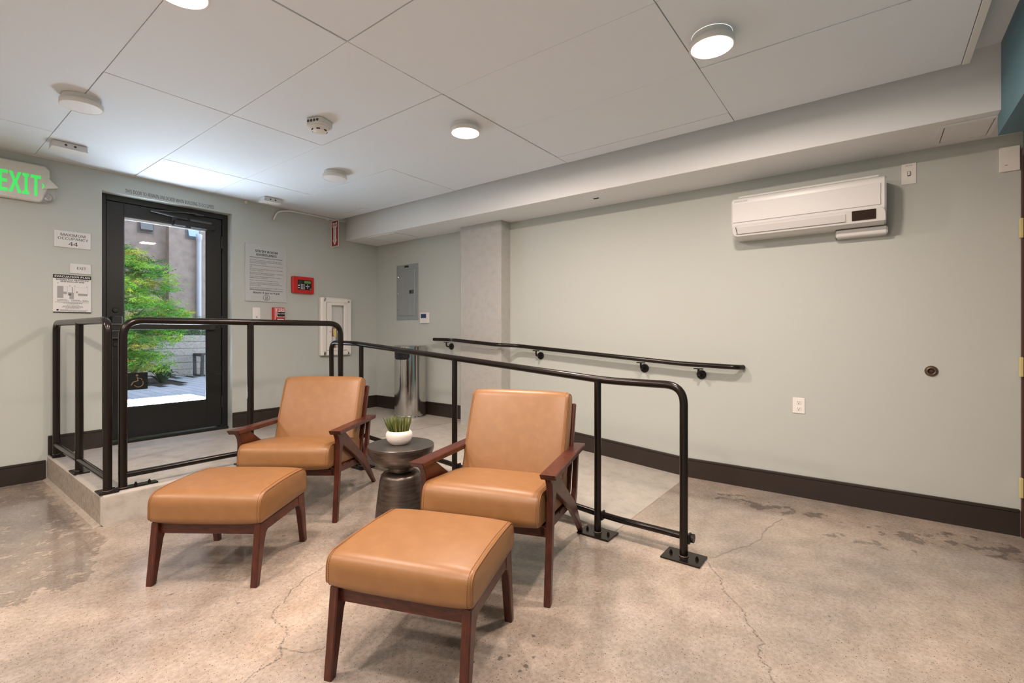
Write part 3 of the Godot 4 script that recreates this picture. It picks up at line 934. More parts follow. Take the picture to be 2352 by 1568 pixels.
# ---------------------------------------------------------------- courtyard seen through the pane
func courtyard() -> void:
	var G := 0.16
	struct("yard_ground", span(Vector3(-14, -0.2, -6), Vector3(-0.25, G - 0.02, 12)), M.soil, "ground of the courtyard")
	var pv := struct_node("yard_paving", "pale grey plank paving of the courtyard")
	var long := box(Vector3.ZERO, Vector3(1.20, 0.04, 0.146), 0.004)
	var mesh := long.commit()
	for i in 7:
		for j in 26:
			var x := -0.88 - i * 1.21 - (0.4 if j % 2 == 0 else 0.0)
			var z := -2.1 + j * 0.152
			if x < -5.2 and x > -7.6 and z > 0.30: continue
			if x < -7.3: continue
			part_at("plank", mesh, M.paver[(i * 5 + j * 3) % 3], pv, Vector3(x, G - 0.02, z))
	obj("apron", span(Vector3(-0.62, G - 0.04, -2.2), Vector3(-0.25, G, 5)), M.paver[0], pv)
	obj("far_paving", span(Vector3(-7.4, G - 0.04, -6), Vector3(-0.25, G - 0.002, -2.18)), M.paver[1], pv)
	obj("near_paving", span(Vector3(-5.2, G - 0.04, 1.86), Vector3(-0.64, G - 0.002, 12)), M.paver[0], pv)
	# unseen block added to keep the sun off the far half of the yard
	struct("added_shade_block", span(Vector3(-13, 0, 5.5), Vector3(-3.57, 17, 9)), M.stucco, "unseen stucco block added to shade the courtyard")
	# two unseen sun blockers added; the gap between them shapes the sunlit patch
	struct("added_sun_blocker_low", span(Vector3(-3.57, 0, 5.5), Vector3(-0.25, 2.7, 6.0)), M.stucco, "unseen low stucco slab added to trim the sun patch")
	struct("added_sun_blocker_high", span(Vector3(-3.57, 7.4, 5.5), Vector3(-0.25, 17, 6.0)), M.stucco, "unseen high stucco slab added to trim the sun patch")
	# facade of this building above the room
	struct("facade", span(Vector3(-0.27, 3.0, -6), Vector3(0.1, 9.0, 6.7)), M.stucco, "upper facade of this building")
	# stucco building opposite
	var st := mb()
	add_box(st, Vector3(-9.15, 4.5, 3.2), Vector3(0.3, 9.0, 7.2))
	add_box(st, Vector3(-9.0, 4.5, -3.2), Vector3(0.4, 9.0, 5.6))
	var bd := obj("stucco_building", done(st), M.stucco)
	tag(bd, "grey-brown stucco building across the courtyard", "building")
	for v in [[0.02, 3.70, -8.99, M.vent], [-0.92, 3.66, -8.79, M.vent_blue]]:
		var h := thing("wall_vent", "square metal vent hood high on the stucco wall, " + ("left one" if v[0] > 0 else "right one behind the door closer"), "vent", Vector3(v[2], v[1], v[0]), PI / 2, "vent hoods")
		obj("flange", box(Vector3(0, 0, 0.006), Vector3(0.32, 0.26, 0.012), 0.002), M.vent, h)
		obj("hood", prism([Vector2(0, -0.10), Vector2(0.09, -0.06), Vector2(0.03, 0.11), Vector2(0, 0.11)], -0.12, 0.12, 0.002, Vector3.BACK, Vector3.UP, Vector3.RIGHT, Vector3(0, 0, 0.01)), v[3], h)
	var dp := thing("downpipe", "white downpipe on the stucco wall", "pipe", Vector3(-8.72, 0, -1.03))
	obj("pipe", tube([Vector3(0, 0.94, 0), Vector3(0, 3.62, 0)], 0.056, 16), M.pipe, dp)
	obj("collar", lathe([Vector2(0.058, 3.5), Vector2(0.075, 3.56), Vector2(0.075, 3.66), Vector2(0.058, 3.68), Vector2(0.0, 3.68)], 16), M.pipe, dp)
	# board-formed planter wall
	var pw := thing("planter_wall", "low board-formed concrete planter wall in the courtyard", "wall", Vector3(-7.55, 0, 0))
	obj("core", span(Vector3(-0.25, 0.0, -4.0), Vector3(-0.035, 1.06, 4.0)), M.board, pw)
	var ys := [0.0, 0.17, 0.297, 0.455, 0.612, 0.777, 0.934, 1.083]
	rng.seed = 23
	for k in ys.size() - 1:
		var z := -4.0 + rng.randf_range(-0.5, 0.3)
		while z < 4.0:
			var L := rng.randf_range(1.5, 2.6)
			var dx := rng.randf_range(-0.012, 0.006)
			obj("board_course", span(Vector3(-0.04, ys[k] + 0.004, maxf(z, -4.0)), Vector3(dx, ys[k + 1] - 0.004, minf(z + L - 0.008, 4.0)), 0.004), M.board, pw)
			z += L
	# planting bed
	struct("planting_bed", span(Vector3(-7.5, 0.0, 0.31), Vector3(-5.7, G - 0.03, 3.6)), M.soil, "dark soil of the planting bed")
	tree()
	shrub("leafy_shrub", "dark green shrub above the planter wall, right side of the glass", Vector3(-8.15, 0.935, -0.75), Vector3(0.5, 0.55, 0.75), 900, 401, [Color(0.05, 0.15, 0.06), Color(0.09, 0.23, 0.09), Color(0.16, 0.30, 0.13)])
	shrub("leafy_shrub", "low dark shrub behind the maple above the planter wall", Vector3(-8.1, 0.935, 0.35), Vector3(0.5, 0.42, 0.6), 600, 402, [Color(0.05, 0.14, 0.05), Color(0.10, 0.24, 0.09), Color(0.15, 0.28, 0.12)])
	var pl := thing("planter_soil", "soil bed behind the planter wall", "soil", Vector3(-8.2, 0, 0))
	obj("soil", span(Vector3(-0.6, 0.0, -3.9), Vector3(0.38, 0.93, 3.9)), M.soil, pl)
	hosta()
	# steel bench leg frame at the right edge of the glass
	var bn := thing("steel_bench", "black steel bench by the planter wall, only one end in view", "bench", Vector3(-7.1, G, -0.45))
	var leg := mb()
	add_bar(leg, Vector3(-0.19, 0.0, 0), Vector3(-0.23, 0.47, 0), 0.06, 0.03, 0.0, Vector3.RIGHT)
	add_bar(leg, Vector3(0.19, 0.0, 0), Vector3(0.23, 0.47, 0), 0.06, 0.03, 0.0, Vector3.RIGHT)
	add_bar(leg, Vector3(-0.21, 0.015, 0), Vector3(0.21, 0.015, 0), 0.06, 0.03)
	add_bar(leg, Vector3(-0.25, 0.465, 0), Vector3(0.25, 0.465, 0), 0.06, 0.03)
	obj("leg_frame", done(leg), M.bench, bn)
	for k in 4:
		obj("slat", box(Vector3(-0.19 + k * 0.127, 0.495, -0.75), Vector3(0.11, 0.03, 1.55), 0.003), M.bench, bn)
	part_at("leg_frame", bn.get_child(0).mesh, M.bench, bn, Vector3(0, 0, -1.45))
	# bollard light in the bed
	var bl := thing("bollard", "short brown bollard light among the leaves in the courtyard", "bollard", Vector3(-6.70, 0.13, 0.83))
	obj("post", box(Vector3(0, 0.25, 0), Vector3(0.09, 0.50, 0.09), 0.004), M.bollard, bl)
	obj("cap", box(Vector3(0, 0.52, 0), Vector3(0.10, 0.04, 0.10), 0.006), M.bollard, bl)

func leaf_mesh(lobes: int, size: float) -> ArrayMesh:
	var st := mb()
	st.set_smooth_group(-1)
	for k in lobes:
		var a := lerpf(-1.9, 1.9, float(k) / (lobes - 1))
		var L := size * (1.0 - 0.28 * absf(a) / 1.9)
		var d := Vector3(sin(a), 0, cos(a))
		var s := Vector3(cos(a), 0, -sin(a))
		tri(st, Vector3.ZERO, d * L * 0.5 + s * L * 0.11 + Vector3.UP * 0.002, d * L - Vector3.UP * size * 0.1, Vector3.UP)
		tri(st, Vector3.ZERO, d * L * 0.5 - s * L * 0.11 + Vector3.UP * 0.002, d * L - Vector3.UP * size * 0.1, Vector3.UP)
	return done(st).commit()

func leaves(parent: Node, mesh: Mesh, centres: Array, per: int, spread: Vector3, cols: Array, sc: Array) -> void:
	var mm := MultiMesh.new()
	mm.transform_format = MultiMesh.TRANSFORM_3D
	mm.use_colors = true
	mm.mesh = mesh
	mm.instance_count = centres.size() * per
	var n := 0
	for c in centres:
		var tone: Color = cols[rng.randi_range(0, cols.size() - 1)]
		for k in per:
			var p: Vector3 = c + Vector3(rng.randfn(), rng.randfn() * 0.8, rng.randfn()) * spread
			var b := Basis(Vector3.UP, rng.randf() * TAU) * Basis(Vector3.RIGHT, rng.randf_range(-0.2, 0.9)) * Basis(Vector3.BACK, rng.randf_range(-0.5, 0.5))
			mm.set_instance_transform(n, Transform3D(b.scaled(Vector3.ONE * rng.randf_range(sc[0], sc[1])), p))
			var t := tone * rng.randf_range(0.75, 1.25)
			t.a = 1.0
			mm.set_instance_color(n, t)
			n += 1
	var o := MultiMeshInstance3D.new()
	o.name = "foliage"
	o.multimesh = mm
	o.material_override = M.foliage
	o.set_meta("kind", "stuff")
	parent.add_child(o, true)

func tree() -> void:
	rng.seed = 77
	var t := thing("maple_tree", "bright green feathery maple tree seen through the door glass", "tree", Vector3(-6.3, 0.12, 1.35))
	obj("trunk", tube([Vector3(0, 0, 0), Vector3(0.03, 0.5, -0.02), Vector3(-0.04, 0.95, 0.03)], [0.055, 0.045, 0.035], 10), M.bark, t)
	var tips := []
	for k in 9:
		var a := TAU * k / 9.0
		var e := Vector3(cos(a) * rng.randf_range(0.5, 0.9), rng.randf_range(1.3, 2.1), sin(a) * rng.randf_range(0.5, 0.85))
		obj("branch", tube([Vector3(0.0, 0.7, 0.0), e * Vector3(0.45, 0.75, 0.45), e], [0.022, 0.014, 0.005], 7), M.bark, t)
		tips.append(e)
	# pads of leaves: dome of overlapping tiers, drooping low on the right
	var cs := []
	for k in 470:
		var u := rng.randf()
		var y := lerpf(0.30, 2.62, u)
		var rad := 1.28 * sqrt(maxf(0.0, 1.0 - pow((y - 1.1) / 1.62, 2.0)))
		var a := rng.randf() * TAU
		var r := rad * pow(rng.randf(), 0.35)
		var p := Vector3(cos(a) * r * 0.8, y, sin(a) * r * 1.0)
		if p.z < -0.75 and y < 0.9: p.z += 0.45
		cs.append(p)
	leaves(t, leaf_mesh(5, 0.08), cs, 32, Vector3(0.11, 0.045, 0.11), [Color(0.07, 0.24, 0.015), Color(0.11, 0.32, 0.02), Color(0.17, 0.40, 0.025), Color(0.28, 0.46, 0.04), Color(0.48, 0.44, 0.07), Color(0.04, 0.16, 0.012)], [0.7, 1.25])

func shrub(called: String, label: String, at: Vector3, size: Vector3, n: int, sd: int, cols: Array) -> void:
	rng.seed = sd
	var t := thing(called, label, "shrub", at, 0, "shrubs in the planter")
	for k in 5:
		obj("stem", tube([Vector3(rng.randf_range(-0.1, 0.1), 0.05, rng.randf_range(-0.2, 0.2)), Vector3(rng.randf_range(-0.3, 0.3), size.y, rng.randf_range(-0.6, 0.6) * size.z)], [0.012, 0.005], 6), M.bark, t)
	var cs := []
	for k in n / 12:
		var a := rng.randf() * TAU
		var r := sqrt(rng.randf())
		cs.append(Vector3(cos(a) * r * size.x, rng.randf_range(0.2, 1.0) * size.y * (1.2 - 0.5 * r), sin(a) * r * size.z))
	leaves(t, leaf_mesh(3, 0.11), cs, 12, Vector3(0.09, 0.06, 0.09), cols, [0.7, 1.2])

func hosta() -> void:
	rng.seed = 31
	var t := thing("hosta_plant", "low broad-leaved plant at the corner of the planting bed", "plant", Vector3(-6.25, 0.13, 0.50))
	for k in 22:
		var a := TAU * k / 22.0 + rng.randf_range(-0.15, 0.15)
		var R := rng.randf_range(0.14, 0.30)
		var hgt := rng.randf_range(0.12, 0.36)
		var d := Vector3(cos(a), 0, sin(a))
		var s := Vector3(-sin(a), 0, cos(a))
		var st := mb()
		st.set_smooth_group(0)
		var prev := []
		for q in 6:
			var u := q / 5.0
			var c := d * (0.03 + R * u) + Vector3.UP * (hgt * sin(u * 2.2))
			var w := 0.055 * sin(PI * clampf(u * 0.92 + 0.06, 0, 1)) + 0.004
			var cur := [c - s * w + Vector3.UP * w * 0.3, c, c + s * w + Vector3.UP * w * 0.3]
			if q > 0:
				quad(st, prev[0], prev[1], cur[1], cur[0], Vector3.UP)
				quad(st, prev[1], prev[2], cur[2], cur[1], Vector3.UP)
			prev = cur
		obj("leaf", done(st), M.hosta, t)

# ---------------------------------------------------------------- railings
func base_plate(parent: Node, at: Vector3, w: float, d: float, bolts: Array) -> void:
	var p := obj("base_plate", box(at + Vector3(0, 0.005, 0), Vector3(w, 0.010, d), 0.002), M.bronze, parent)
	for b in bolts:
		var st := mb()
		add_lathe(st, [Vector2(0.0085, 0.010), Vector2(0.0085, 0.020), Vector2(0.005, 0.020), Vector2(0.005, 0.027), Vector2(0.0, 0.027)], 6, at + Vector3(b[0], 0, b[1]), false)
		obj("bolt", done(st), M.bronze_dark, p)

func weld(parent: Node, at: Vector3, r: float) -> void:
	var pts := []
	for k in 17:
		var a := TAU * k / 16.0
		pts.append(at + Vector3(cos(a) * r, 0.0025, sin(a) * r))
	obj("weld", tube(pts, 0.0035, 6, false), M.weld, parent)

func railings() -> void:
	var R := 0.0225
	# guard at the left end of the landing, across the step
	var a := thing("guard_railing", "short bronze guard railing at the step side of the landing", "railing", Vector3(0, LAND, 3.05), 0, "bronze railings")
	var top := 1.215 - LAND
	obj("frame_tube", tube(fillet([Vector3(0.075, 0.01, 0), Vector3(0.075, top, 0), Vector3(1.487, top, 0), Vector3(1.487, 0.01, 0)], 0.075), R, 18), M.bronze, a)
	obj("post", tube([Vector3(0.80, 0.01, 0), Vector3(0.80, top, 0)], R, 16), M.bronze, a)
	obj("lower_rail", tube([Vector3(0.075, 0.085, 0), Vector3(1.487, 0.085, 0)], R * 0.86, 14), M.bronze, a)
	base_plate(a, Vector3(0.10, 0, -0.0), 0.15, 0.075, [[0.05, 0.02], [-0.05, -0.02]])
	base_plate(a, Vector3(0.80, 0, 0), 0.15, 0.085, [[0.05, 0.0], [-0.05, 0.0]])
	base_plate(a, Vector3(1.475, 0, 0.0), 0.105, 0.095, [[-0.035, -0.02]])
	for x in [0.075, 0.80, 1.487]: weld(a, Vector3(x, 0.010, 0), R)
	# long guard along the front edge of the landing
	var b := thing("guard_railing", "long bronze guard railing along the front of the landing", "railing", Vector3(1.487, LAND, 0), 0, "bronze railings")
	top = 1.218 - LAND
	obj("frame_tube", tube(fillet([Vector3(0, 0.01, 2.977), Vector3(0, top, 2.977), Vector3(0, top, 1.487), Vector3(0, 0.01, 1.487)], 0.105), R, 18), M.bronze, b)
	obj("post", tube([Vector3(0, 0.01, 2.229), Vector3(0, top, 2.229)], R, 16), M.bronze, b)
	obj("lower_rail", tube([Vector3(0, 0.085, 2.977), Vector3(0, 0.085, 1.487)], R * 0.82, 14), M.bronze, b)
	base_plate(b, Vector3(-0.012, 0, 2.900), 0.06, 0.20, [[0.0, 0.01], [0.0, -0.06]])
	base_plate(b, Vector3(-0.01, 0, 2.229), 0.06, 0.20, [[0.0, 0.07], [0.0, -0.07]])
	base_plate(b, Vector3(-0.01, 0, 1.487), 0.06, 0.18, [[0.0, 0.06], [0.0, -0.06]])
	for z in [2.977, 2.229, 1.487]: weld(b, Vector3(0, 0.010, z), R)
	# ramp railing
	var c := thing("ramp_railing", "long bronze railing sloping down along the open side of the ramp", "railing", Vector3(0, 0, 1.405), 0, "bronze railings")
	R = 0.0205
	var y := func(x: float) -> float: return 1.047 - (clampf(x, 1.60, 3.95) - 1.60) * 0.0745
	var run := [Vector3(1.63, 0.42, 0), Vector3(1.225, 0.42, 0), Vector3(1.215, 1.054, 0), Vector3(1.60, 1.047, 0)]
	var path := fillet(run, 0.085)
	path.append_array(fillet([Vector3(1.66, y.call(1.66), 0), Vector3(3.95, y.call(3.95), 0), Vector3(4.37, 0.872, 0), Vector3(4.37, 0.005, 0)], 0.095))
	obj("handrail_tube", tube(path, R, 18), M.bronze, c)
	for x in [1.665, 2.764, 3.888]:
		obj("post", tube([Vector3(x, 0.005, 0), Vector3(x, y.call(x), 0)], R * 0.95, 16), M.bronze, c)
	for x in [1.665, 3.888, 4.37]:
		base_plate(c, Vector3(x, 0, 0), 0.195, 0.137, [[0.065, 0.0], [-0.065, 0.0]])
		weld(c, Vector3(x, 0.010, 0), R)
	base_plate(c, Vector3(2.764, 0, 0), 0.195, 0.137, [[0.065, 0.0], [-0.065, 0.0]])
	var low := [Vector3(1.665, 0.262, -0.03), Vector3(2.764, 0.187, -0.03), Vector3(3.87, 0.104, -0.03), Vector3(4.02, 0.098, -0.03), Vector3(4.405, 0.098, -0.03)]
	obj("lower_rail", tube(low, R * 0.86, 14), M.bronze, c)
	for x in [2.764, 3.888, 4.37]:
		var yy: float = 0.187 if x < 3 else (0.104 if x < 4 else 0.098)
		obj("bracket", box(Vector3(x + 0.022, yy, -0.02), Vector3(0.012, 0.05, 0.04), 0.003), M.bronze_dark, c)
	obj("end_cap", tube([Vector3(4.40, 0.098, -0.03), Vector3(4.412, 0.098, -0.03)], R * 1.1, 14), M.bronze_dark, c)
	# handrail fixed to the long wall, stepping out around the column
	var w := thing("wall_handrail", "bronze handrail on brackets along the long wall above the ramp", "railing", Vector3.ZERO, 0, "bronze railings")
	var hp := fillet([Vector3(1.155, 1.066, 0.085), Vector3(1.43, 1.064, 0.085), Vector3(1.60, 1.064, 0.225), Vector3(2.20, 1.022, 0.225), Vector3(2.325, 1.013, 0.085), Vector3(3.93, 0.899, 0.085), Vector3(4.33, 0.888, 0.085), Vector3(4.365, 0.885, 0.015)], 0.06)
	obj("handrail_tube", tube(hp, 0.0185, 16), M.bronze, w)
	var ax := Basis(Vector3.RIGHT, Vector3.BACK, Vector3.DOWN)
	for q in [[1.355, 1.048], [2.56, 0.98], [3.605, 0.906], [4.065, 0.877]]:
		var yc: float = q[1] - 0.062
		var ros := obj("rosette", turned([Vector2(0.036, 0.0), Vector2(0.036, 0.008), Vector2(0.030, 0.012), Vector2(0.012, 0.014), Vector2(0.0, 0.014)], 24, ax, Vector3(q[0], yc, 0.0)), M.bronze_dark, w)
		obj("bracket_arm", tube(fillet([Vector3(q[0], yc, 0.01), Vector3(q[0], yc, 0.085), Vector3(q[0], q[1] - 0.01, 0.085)], 0.035), 0.008, 10), M.bronze_dark, ros)
		obj("bracket_saddle", box(Vector3(q[0], q[1] - 0.012, 0.085), Vector3(0.07, 0.008, 0.022), 0.002), M.bronze_dark, ros)

# ---------------------------------------------------------------- furniture
func lounge_chair(at: Vector3, turn: float, label: String) -> Node3D:
	var t := thing("lounge_chair", label, "chair", at, turn, "tan leather lounge chairs")
	var hx := 0.299
	for s in [-1.0, 1.0]:
		var x0: float = s * hx - 0.0145
		var x1: float = s * hx + 0.0145
		# front leg, flaring forward under the arm
		var leg := [Vector2(0.016, 0.0), Vector2(-0.018, 0.0), Vector2(-0.058, 0.28), Vector2(-0.078, 0.40), Vector2(-0.12, 0.475), Vector2(-0.12, 0.526)]
		leg.append_array(smooth_line([Vector2(0.008, 0.531), Vector2(-0.018, 0.505), Vector2(-0.032, 0.46), Vector2(-0.028, 0.38), Vector2(-0.018, 0.27)], 5))
		obj("front_leg", side_prism(leg, x0, x1), M.walnut, t)
		# brace that becomes the rear leg
		var br := [Vector2(-0.075, 0.528), Vector2(-0.125, 0.525), Vector2(-0.36, 0.375), Vector2(-0.52, 0.275), Vector2(-0.60, 0.215), Vector2(-0.66, 0.15), Vector2(-0.805, 0.0), Vector2(-0.775, 0.0), Vector2(-0.63, 0.120), Vector2(-0.50, 0.215), Vector2(-0.32, 0.325), Vector2(-0.10, 0.445)]
		obj("rear_leg", side_prism(br, x0 + 0.001, x1 - 0.001), M.walnut, t)
		var up := [Vector2(-0.585, 0.225), Vector2(-0.62, 0.27), Vector2(-0.675, 0.505), Vector2(-0.632, 0.507), Vector2(-0.585, 0.31), Vector2(-0.545, 0.262)]
		obj("upright", side_prism(up, x0 + 0.002, x1 - 0.002), M.walnut, t)
		# arm
		var arm := [Vector2(0.036, 0.555), Vector2(0.014, 0.529), Vector2(-0.34, 0.515), Vector2(-0.70, 0.500), Vector2(-0.712, 0.525), Vector2(-0.34, 0.541)]
		var xa: float = s * (hx + 0.006)
		obj("arm", side_prism(arm, xa - 0.035, xa + 0.035, 0.004), M.walnut, t)
		# seat rail on the side
		obj("side_rail", side_prism([Vector2(-0.03, 0.275), Vector2(-0.03, 0.318), Vector2(-0.50, 0.262), Vector2(-0.53, 0.212)], s * hx - s * 0.03 - 0.012, s * hx - s * 0.03 + 0.012), M.walnut, t)
		# post behind the back cushion
		var pst := mb()
		add_bar(pst, Vector3(s * 0.276, 0.235, -0.505), Vector3(s * 0.276, 0.742, -0.705), 0.026, 0.026, 0.003)
		obj("back_post", done(pst), M.walnut, t)
	obj("front_rail", box(Vector3(0, 0.290, -0.042), Vector3(0.60, 0.042, 0.024), 0.003), M.walnut_x, t)
	obj("rear_rail", box(Vector3(0, 0.245, -0.50), Vector3(0.56, 0.042, 0.024), 0.003), M.walnut_x, t)
	for k in 4:
		var f := k / 3.0
		obj("back_slat", box(Vector3(0, lerpf(0.33, 0.72, f), lerpf(-0.545, -0.70, f)), Vector3(0.55, 0.045, 0.012), 0.003), M.walnut_x, t)
	for k in 4:
		obj("seat_slat", box(Vector3(0, lerpf(0.312, 0.262, k / 3.0), lerpf(-0.08, -0.45, k / 3.0)), Vector3(0.57, 0.010, 0.05), 0.002), M.walnut_x, t)
	# seat: bull-nosed front, leaning back
	var sp := rounded([[0.025, 0.0, 0.014], [0.050, 0.022, 0.025], [0.046, 0.138, 0.055], [-0.25, 0.150, 0.1], [-0.53, 0.138, 0.03], [-0.53, 0.0, 0.02]], 7)
	var seat := part_at("seat_cushion", cushion(sp, 0.55, 0.016, 0.009), M.leather, t, Vector3(0, 0.324, 0), Vector3(deg_to_rad(-7.0), 0, 0))
	seam_and_stitches(seat, sp, 0.55, 0.012, M.seam, M.stitch)
	var bp := rounded([[0.0, 0.0, 0.03], [0.006, 0.22, 0.1], [-0.004, 0.475, 0.04], [-0.115, 0.484, 0.04], [-0.115, 0.0, 0.03]], 7)
	var back := part_at("back_cushion", cushion(bp, 0.553, 0.016, 0.009), M.leather, t, Vector3(0, 0.385, -0.392), Vector3(deg_to_rad(-22.0), 0, 0))
	seam_and_stitches(back, bp, 0.553, 0.03, M.seam, M.stitch)
	return t

func footstool(at: Vector3, turn: float, label: String, low: float, thick: float) -> Node3D:
	var t := thing("footstool", label, "footstool", at, turn, "tan leather footstools")
	for s in [-1.0, 1.0]:
		var xc: float = s * 0.238
		for f in [-1.0, 1.0]:
			var leg := []
			for p in [Vector2(0.216, low + 0.004), Vector2(0.150, low + 0.004), Vector2(0.150, low - 0.043), Vector2(0.166, low - 0.056), Vector2(0.178, low - 0.083), Vector2(0.222, 0.0), Vector2(0.250, 0.0)]:
				leg.append(Vector2(p.x * f, p.y))
			obj("leg", side_prism(leg, xc - 0.016, xc + 0.016, 0.004), M.walnut, t)
		obj("side_rail", box(Vector3(xc, low - 0.0225, 0), Vector3(0.026, 0.046, 0.31), 0.002), M.walnut, t)
	for f in [-1.0, 1.0]:
		obj("rail", box(Vector3(0, low - 0.025, f * 0.188), Vector3(0.45, 0.052, 0.022), 0.002), M.walnut_x, t)
	obj("underside", box(Vector3(0, low - 0.009, 0), Vector3(0.47, 0.008, 0.36)), M.walnut_x, t)
	var p := rounded([[0.212, 0.0, 0.014], [0.232, 0.018, 0.02], [0.230, thick - 0.014, 0.06], [0.0, thick, 0.1], [-0.230, thick - 0.014, 0.06], [-0.232, 0.018, 0.02], [-0.212, 0.0, 0.014]], 8)
	var c := part_at("cushion", cushion(p, 0.525, 0.018, 0.008), M.leather, t, Vector3(0, low + 0.004, 0))
	seam_and_stitches(c, p, 0.525, 0.012, M.seam, M.stitch)
	return t

func side_table() -> void:
	var t := thing("side_table", "round dark hammered-metal side table between the two chairs", "table", Vector3(2.985, 0, 2.07))
	var body := [Vector2(0.0, 0.0), Vector2(0.150, 0.0), Vector2(0.152, 0.010), Vector2(0.143, 0.10), Vector2(0.132, 0.20), Vector2(0.120, 0.29)]
	body.append_array(smooth_line([Vector2(0.118, 0.305), Vector2(0.108, 0.336), Vector2(0.088, 0.352), Vector2(0.068, 0.357)], 5))
	obj("base", lathe(body, 56), M.hammered, t)
	obj("neck", lathe([Vector2(0.0, 0.352), Vector2(0.070, 0.353), Vector2(0.068, 0.362), Vector2(0.066, 0.372), Vector2(0.070, 0.384), Vector2(0.0, 0.385)], 48), M.hammered, t)
	var bowl := [Vector2(0.0, 0.380), Vector2(0.070, 0.381)]
	bowl.append_array(smooth_line([Vector2(0.085, 0.384), Vector2(0.125, 0.398), Vector2(0.160, 0.425), Vector2(0.181, 0.462), Vector2(0.186, 0.486), Vector2(0.185, 0.502)], 5))
	obj("bowl", lathe(bowl, 56), M.hammered, t)
	obj("top", lathe([Vector2(0.185, 0.498), Vector2(0.1855, 0.5025), Vector2(0.183, 0.505), Vector2(0.0, 0.505)], 56, false), M.table_top, t)

func succulent() -> void:
	rng.seed = 91
	var t := thing("potted_succulent", "succulent with upright green leaves in a rough white bowl pot", "plant", Vector3(2.972, 0.505, 2.072))
	var pot := [Vector2(0.0, 0.0), Vector2(0.042, 0.0)]
	pot.append_array(smooth_line([Vector2(0.046, 0.002), Vector2(0.066, 0.022), Vector2(0.074, 0.045), Vector2(0.072, 0.064), Vector2(0.062, 0.076), Vector2(0.057, 0.076), Vector2(0.055, 0.068)], 5))
	obj("pot", lathe(pot, 40), M.pot, t)
	obj("soil", lathe([Vector2(0.057, 0.063), Vector2(0.0, 0.066)], 24), M.soil, t)
	for k in 62:
		var rad := 0.045 * sqrt((k + 0.5) / 62.0)
		var a := k * 2.39996
		var lean := rad / 0.045 * 0.55 + rng.randf_range(-0.12, 0.16)
		var L := rng.randf_range(0.070, 0.108)
		var d := Vector3(cos(a), 0, sin(a))
		var p0 := d * rad + Vector3.UP * 0.062
		var pts := []
		var rr := []
		for q in 6:
			var u := q / 5.0
			var out := lean * L * (u * 0.9 - 0.22 * u * u)
			pts.append(p0 + d * out + Vector3.UP * L * u * cos(lean * 0.6) + Vector3(rng.randf_range(-1, 1), 0, rng.randf_range(-1, 1)) * 0.0022 * u)
			rr.append(lerpf(0.0058, 0.0007, pow(u, 2.0)))
		obj("leaf", tube(pts, rr, 6), [M.leaf_a, M.leaf_b, M.leaf_c, M.leaf_a][k % 4], t)

func trash_can() -> void:
	var t := thing("trash_can", "tall polished steel cylinder trash can with a dark side opening", "trash can", Vector3(0.905, LAND, 0.215), 0.0)
	var R := 0.176
	obj("body", lathe([Vector2(0.0, 0.012), Vector2(R, 0.012), Vector2(R, 0.80)], 64, false), M.steel, t)
	obj("foot_ring", lathe([Vector2(R + 0.001, 0.0), Vector2(R + 0.003, 0.004), Vector2(R + 0.003, 0.026), Vector2(R, 0.03)], 64), M.chrome, t)
	obj("lid", lathe([Vector2(R, 0.795), Vector2(R + 0.002, 0.798), Vector2(R + 0.002, 0.806), Vector2(R - 0.004, 0.810), Vector2(0.0, 0.812)], 64, false), M.steel, t)
	var st := mb()
	st.set_smooth_group(0)
	var n := 14
	var c := deg_to_rad(78.0)
	for k in n:
		var a := c + lerpf(-0.62, 0.62, float(k) / n)
		var b := c + lerpf(-0.62, 0.62, float(k + 1) / n)
		var lo0 := 0.655 + (0.03 * pow(absf(lerpf(-1, 1, float(k) / n)), 6.0))
		var lo1 := 0.655 + (0.03 * pow(absf(lerpf(-1, 1, float(k + 1) / n)), 6.0))
		var r := R + 0.004
		quad(st, Vector3(cos(a) * r, lo0, sin(a) * r), Vector3(cos(b) * r, lo1, sin(b) * r), Vector3(cos(b) * r, 0.775, sin(b) * r), Vector3(cos(a) * r, 0.775, sin(a) * r), Vector3(cos(a), 0, sin(a)))
	var fl := obj("flap", done(st), M.closer, t)
	fl.set_meta("label", "dark push flap")

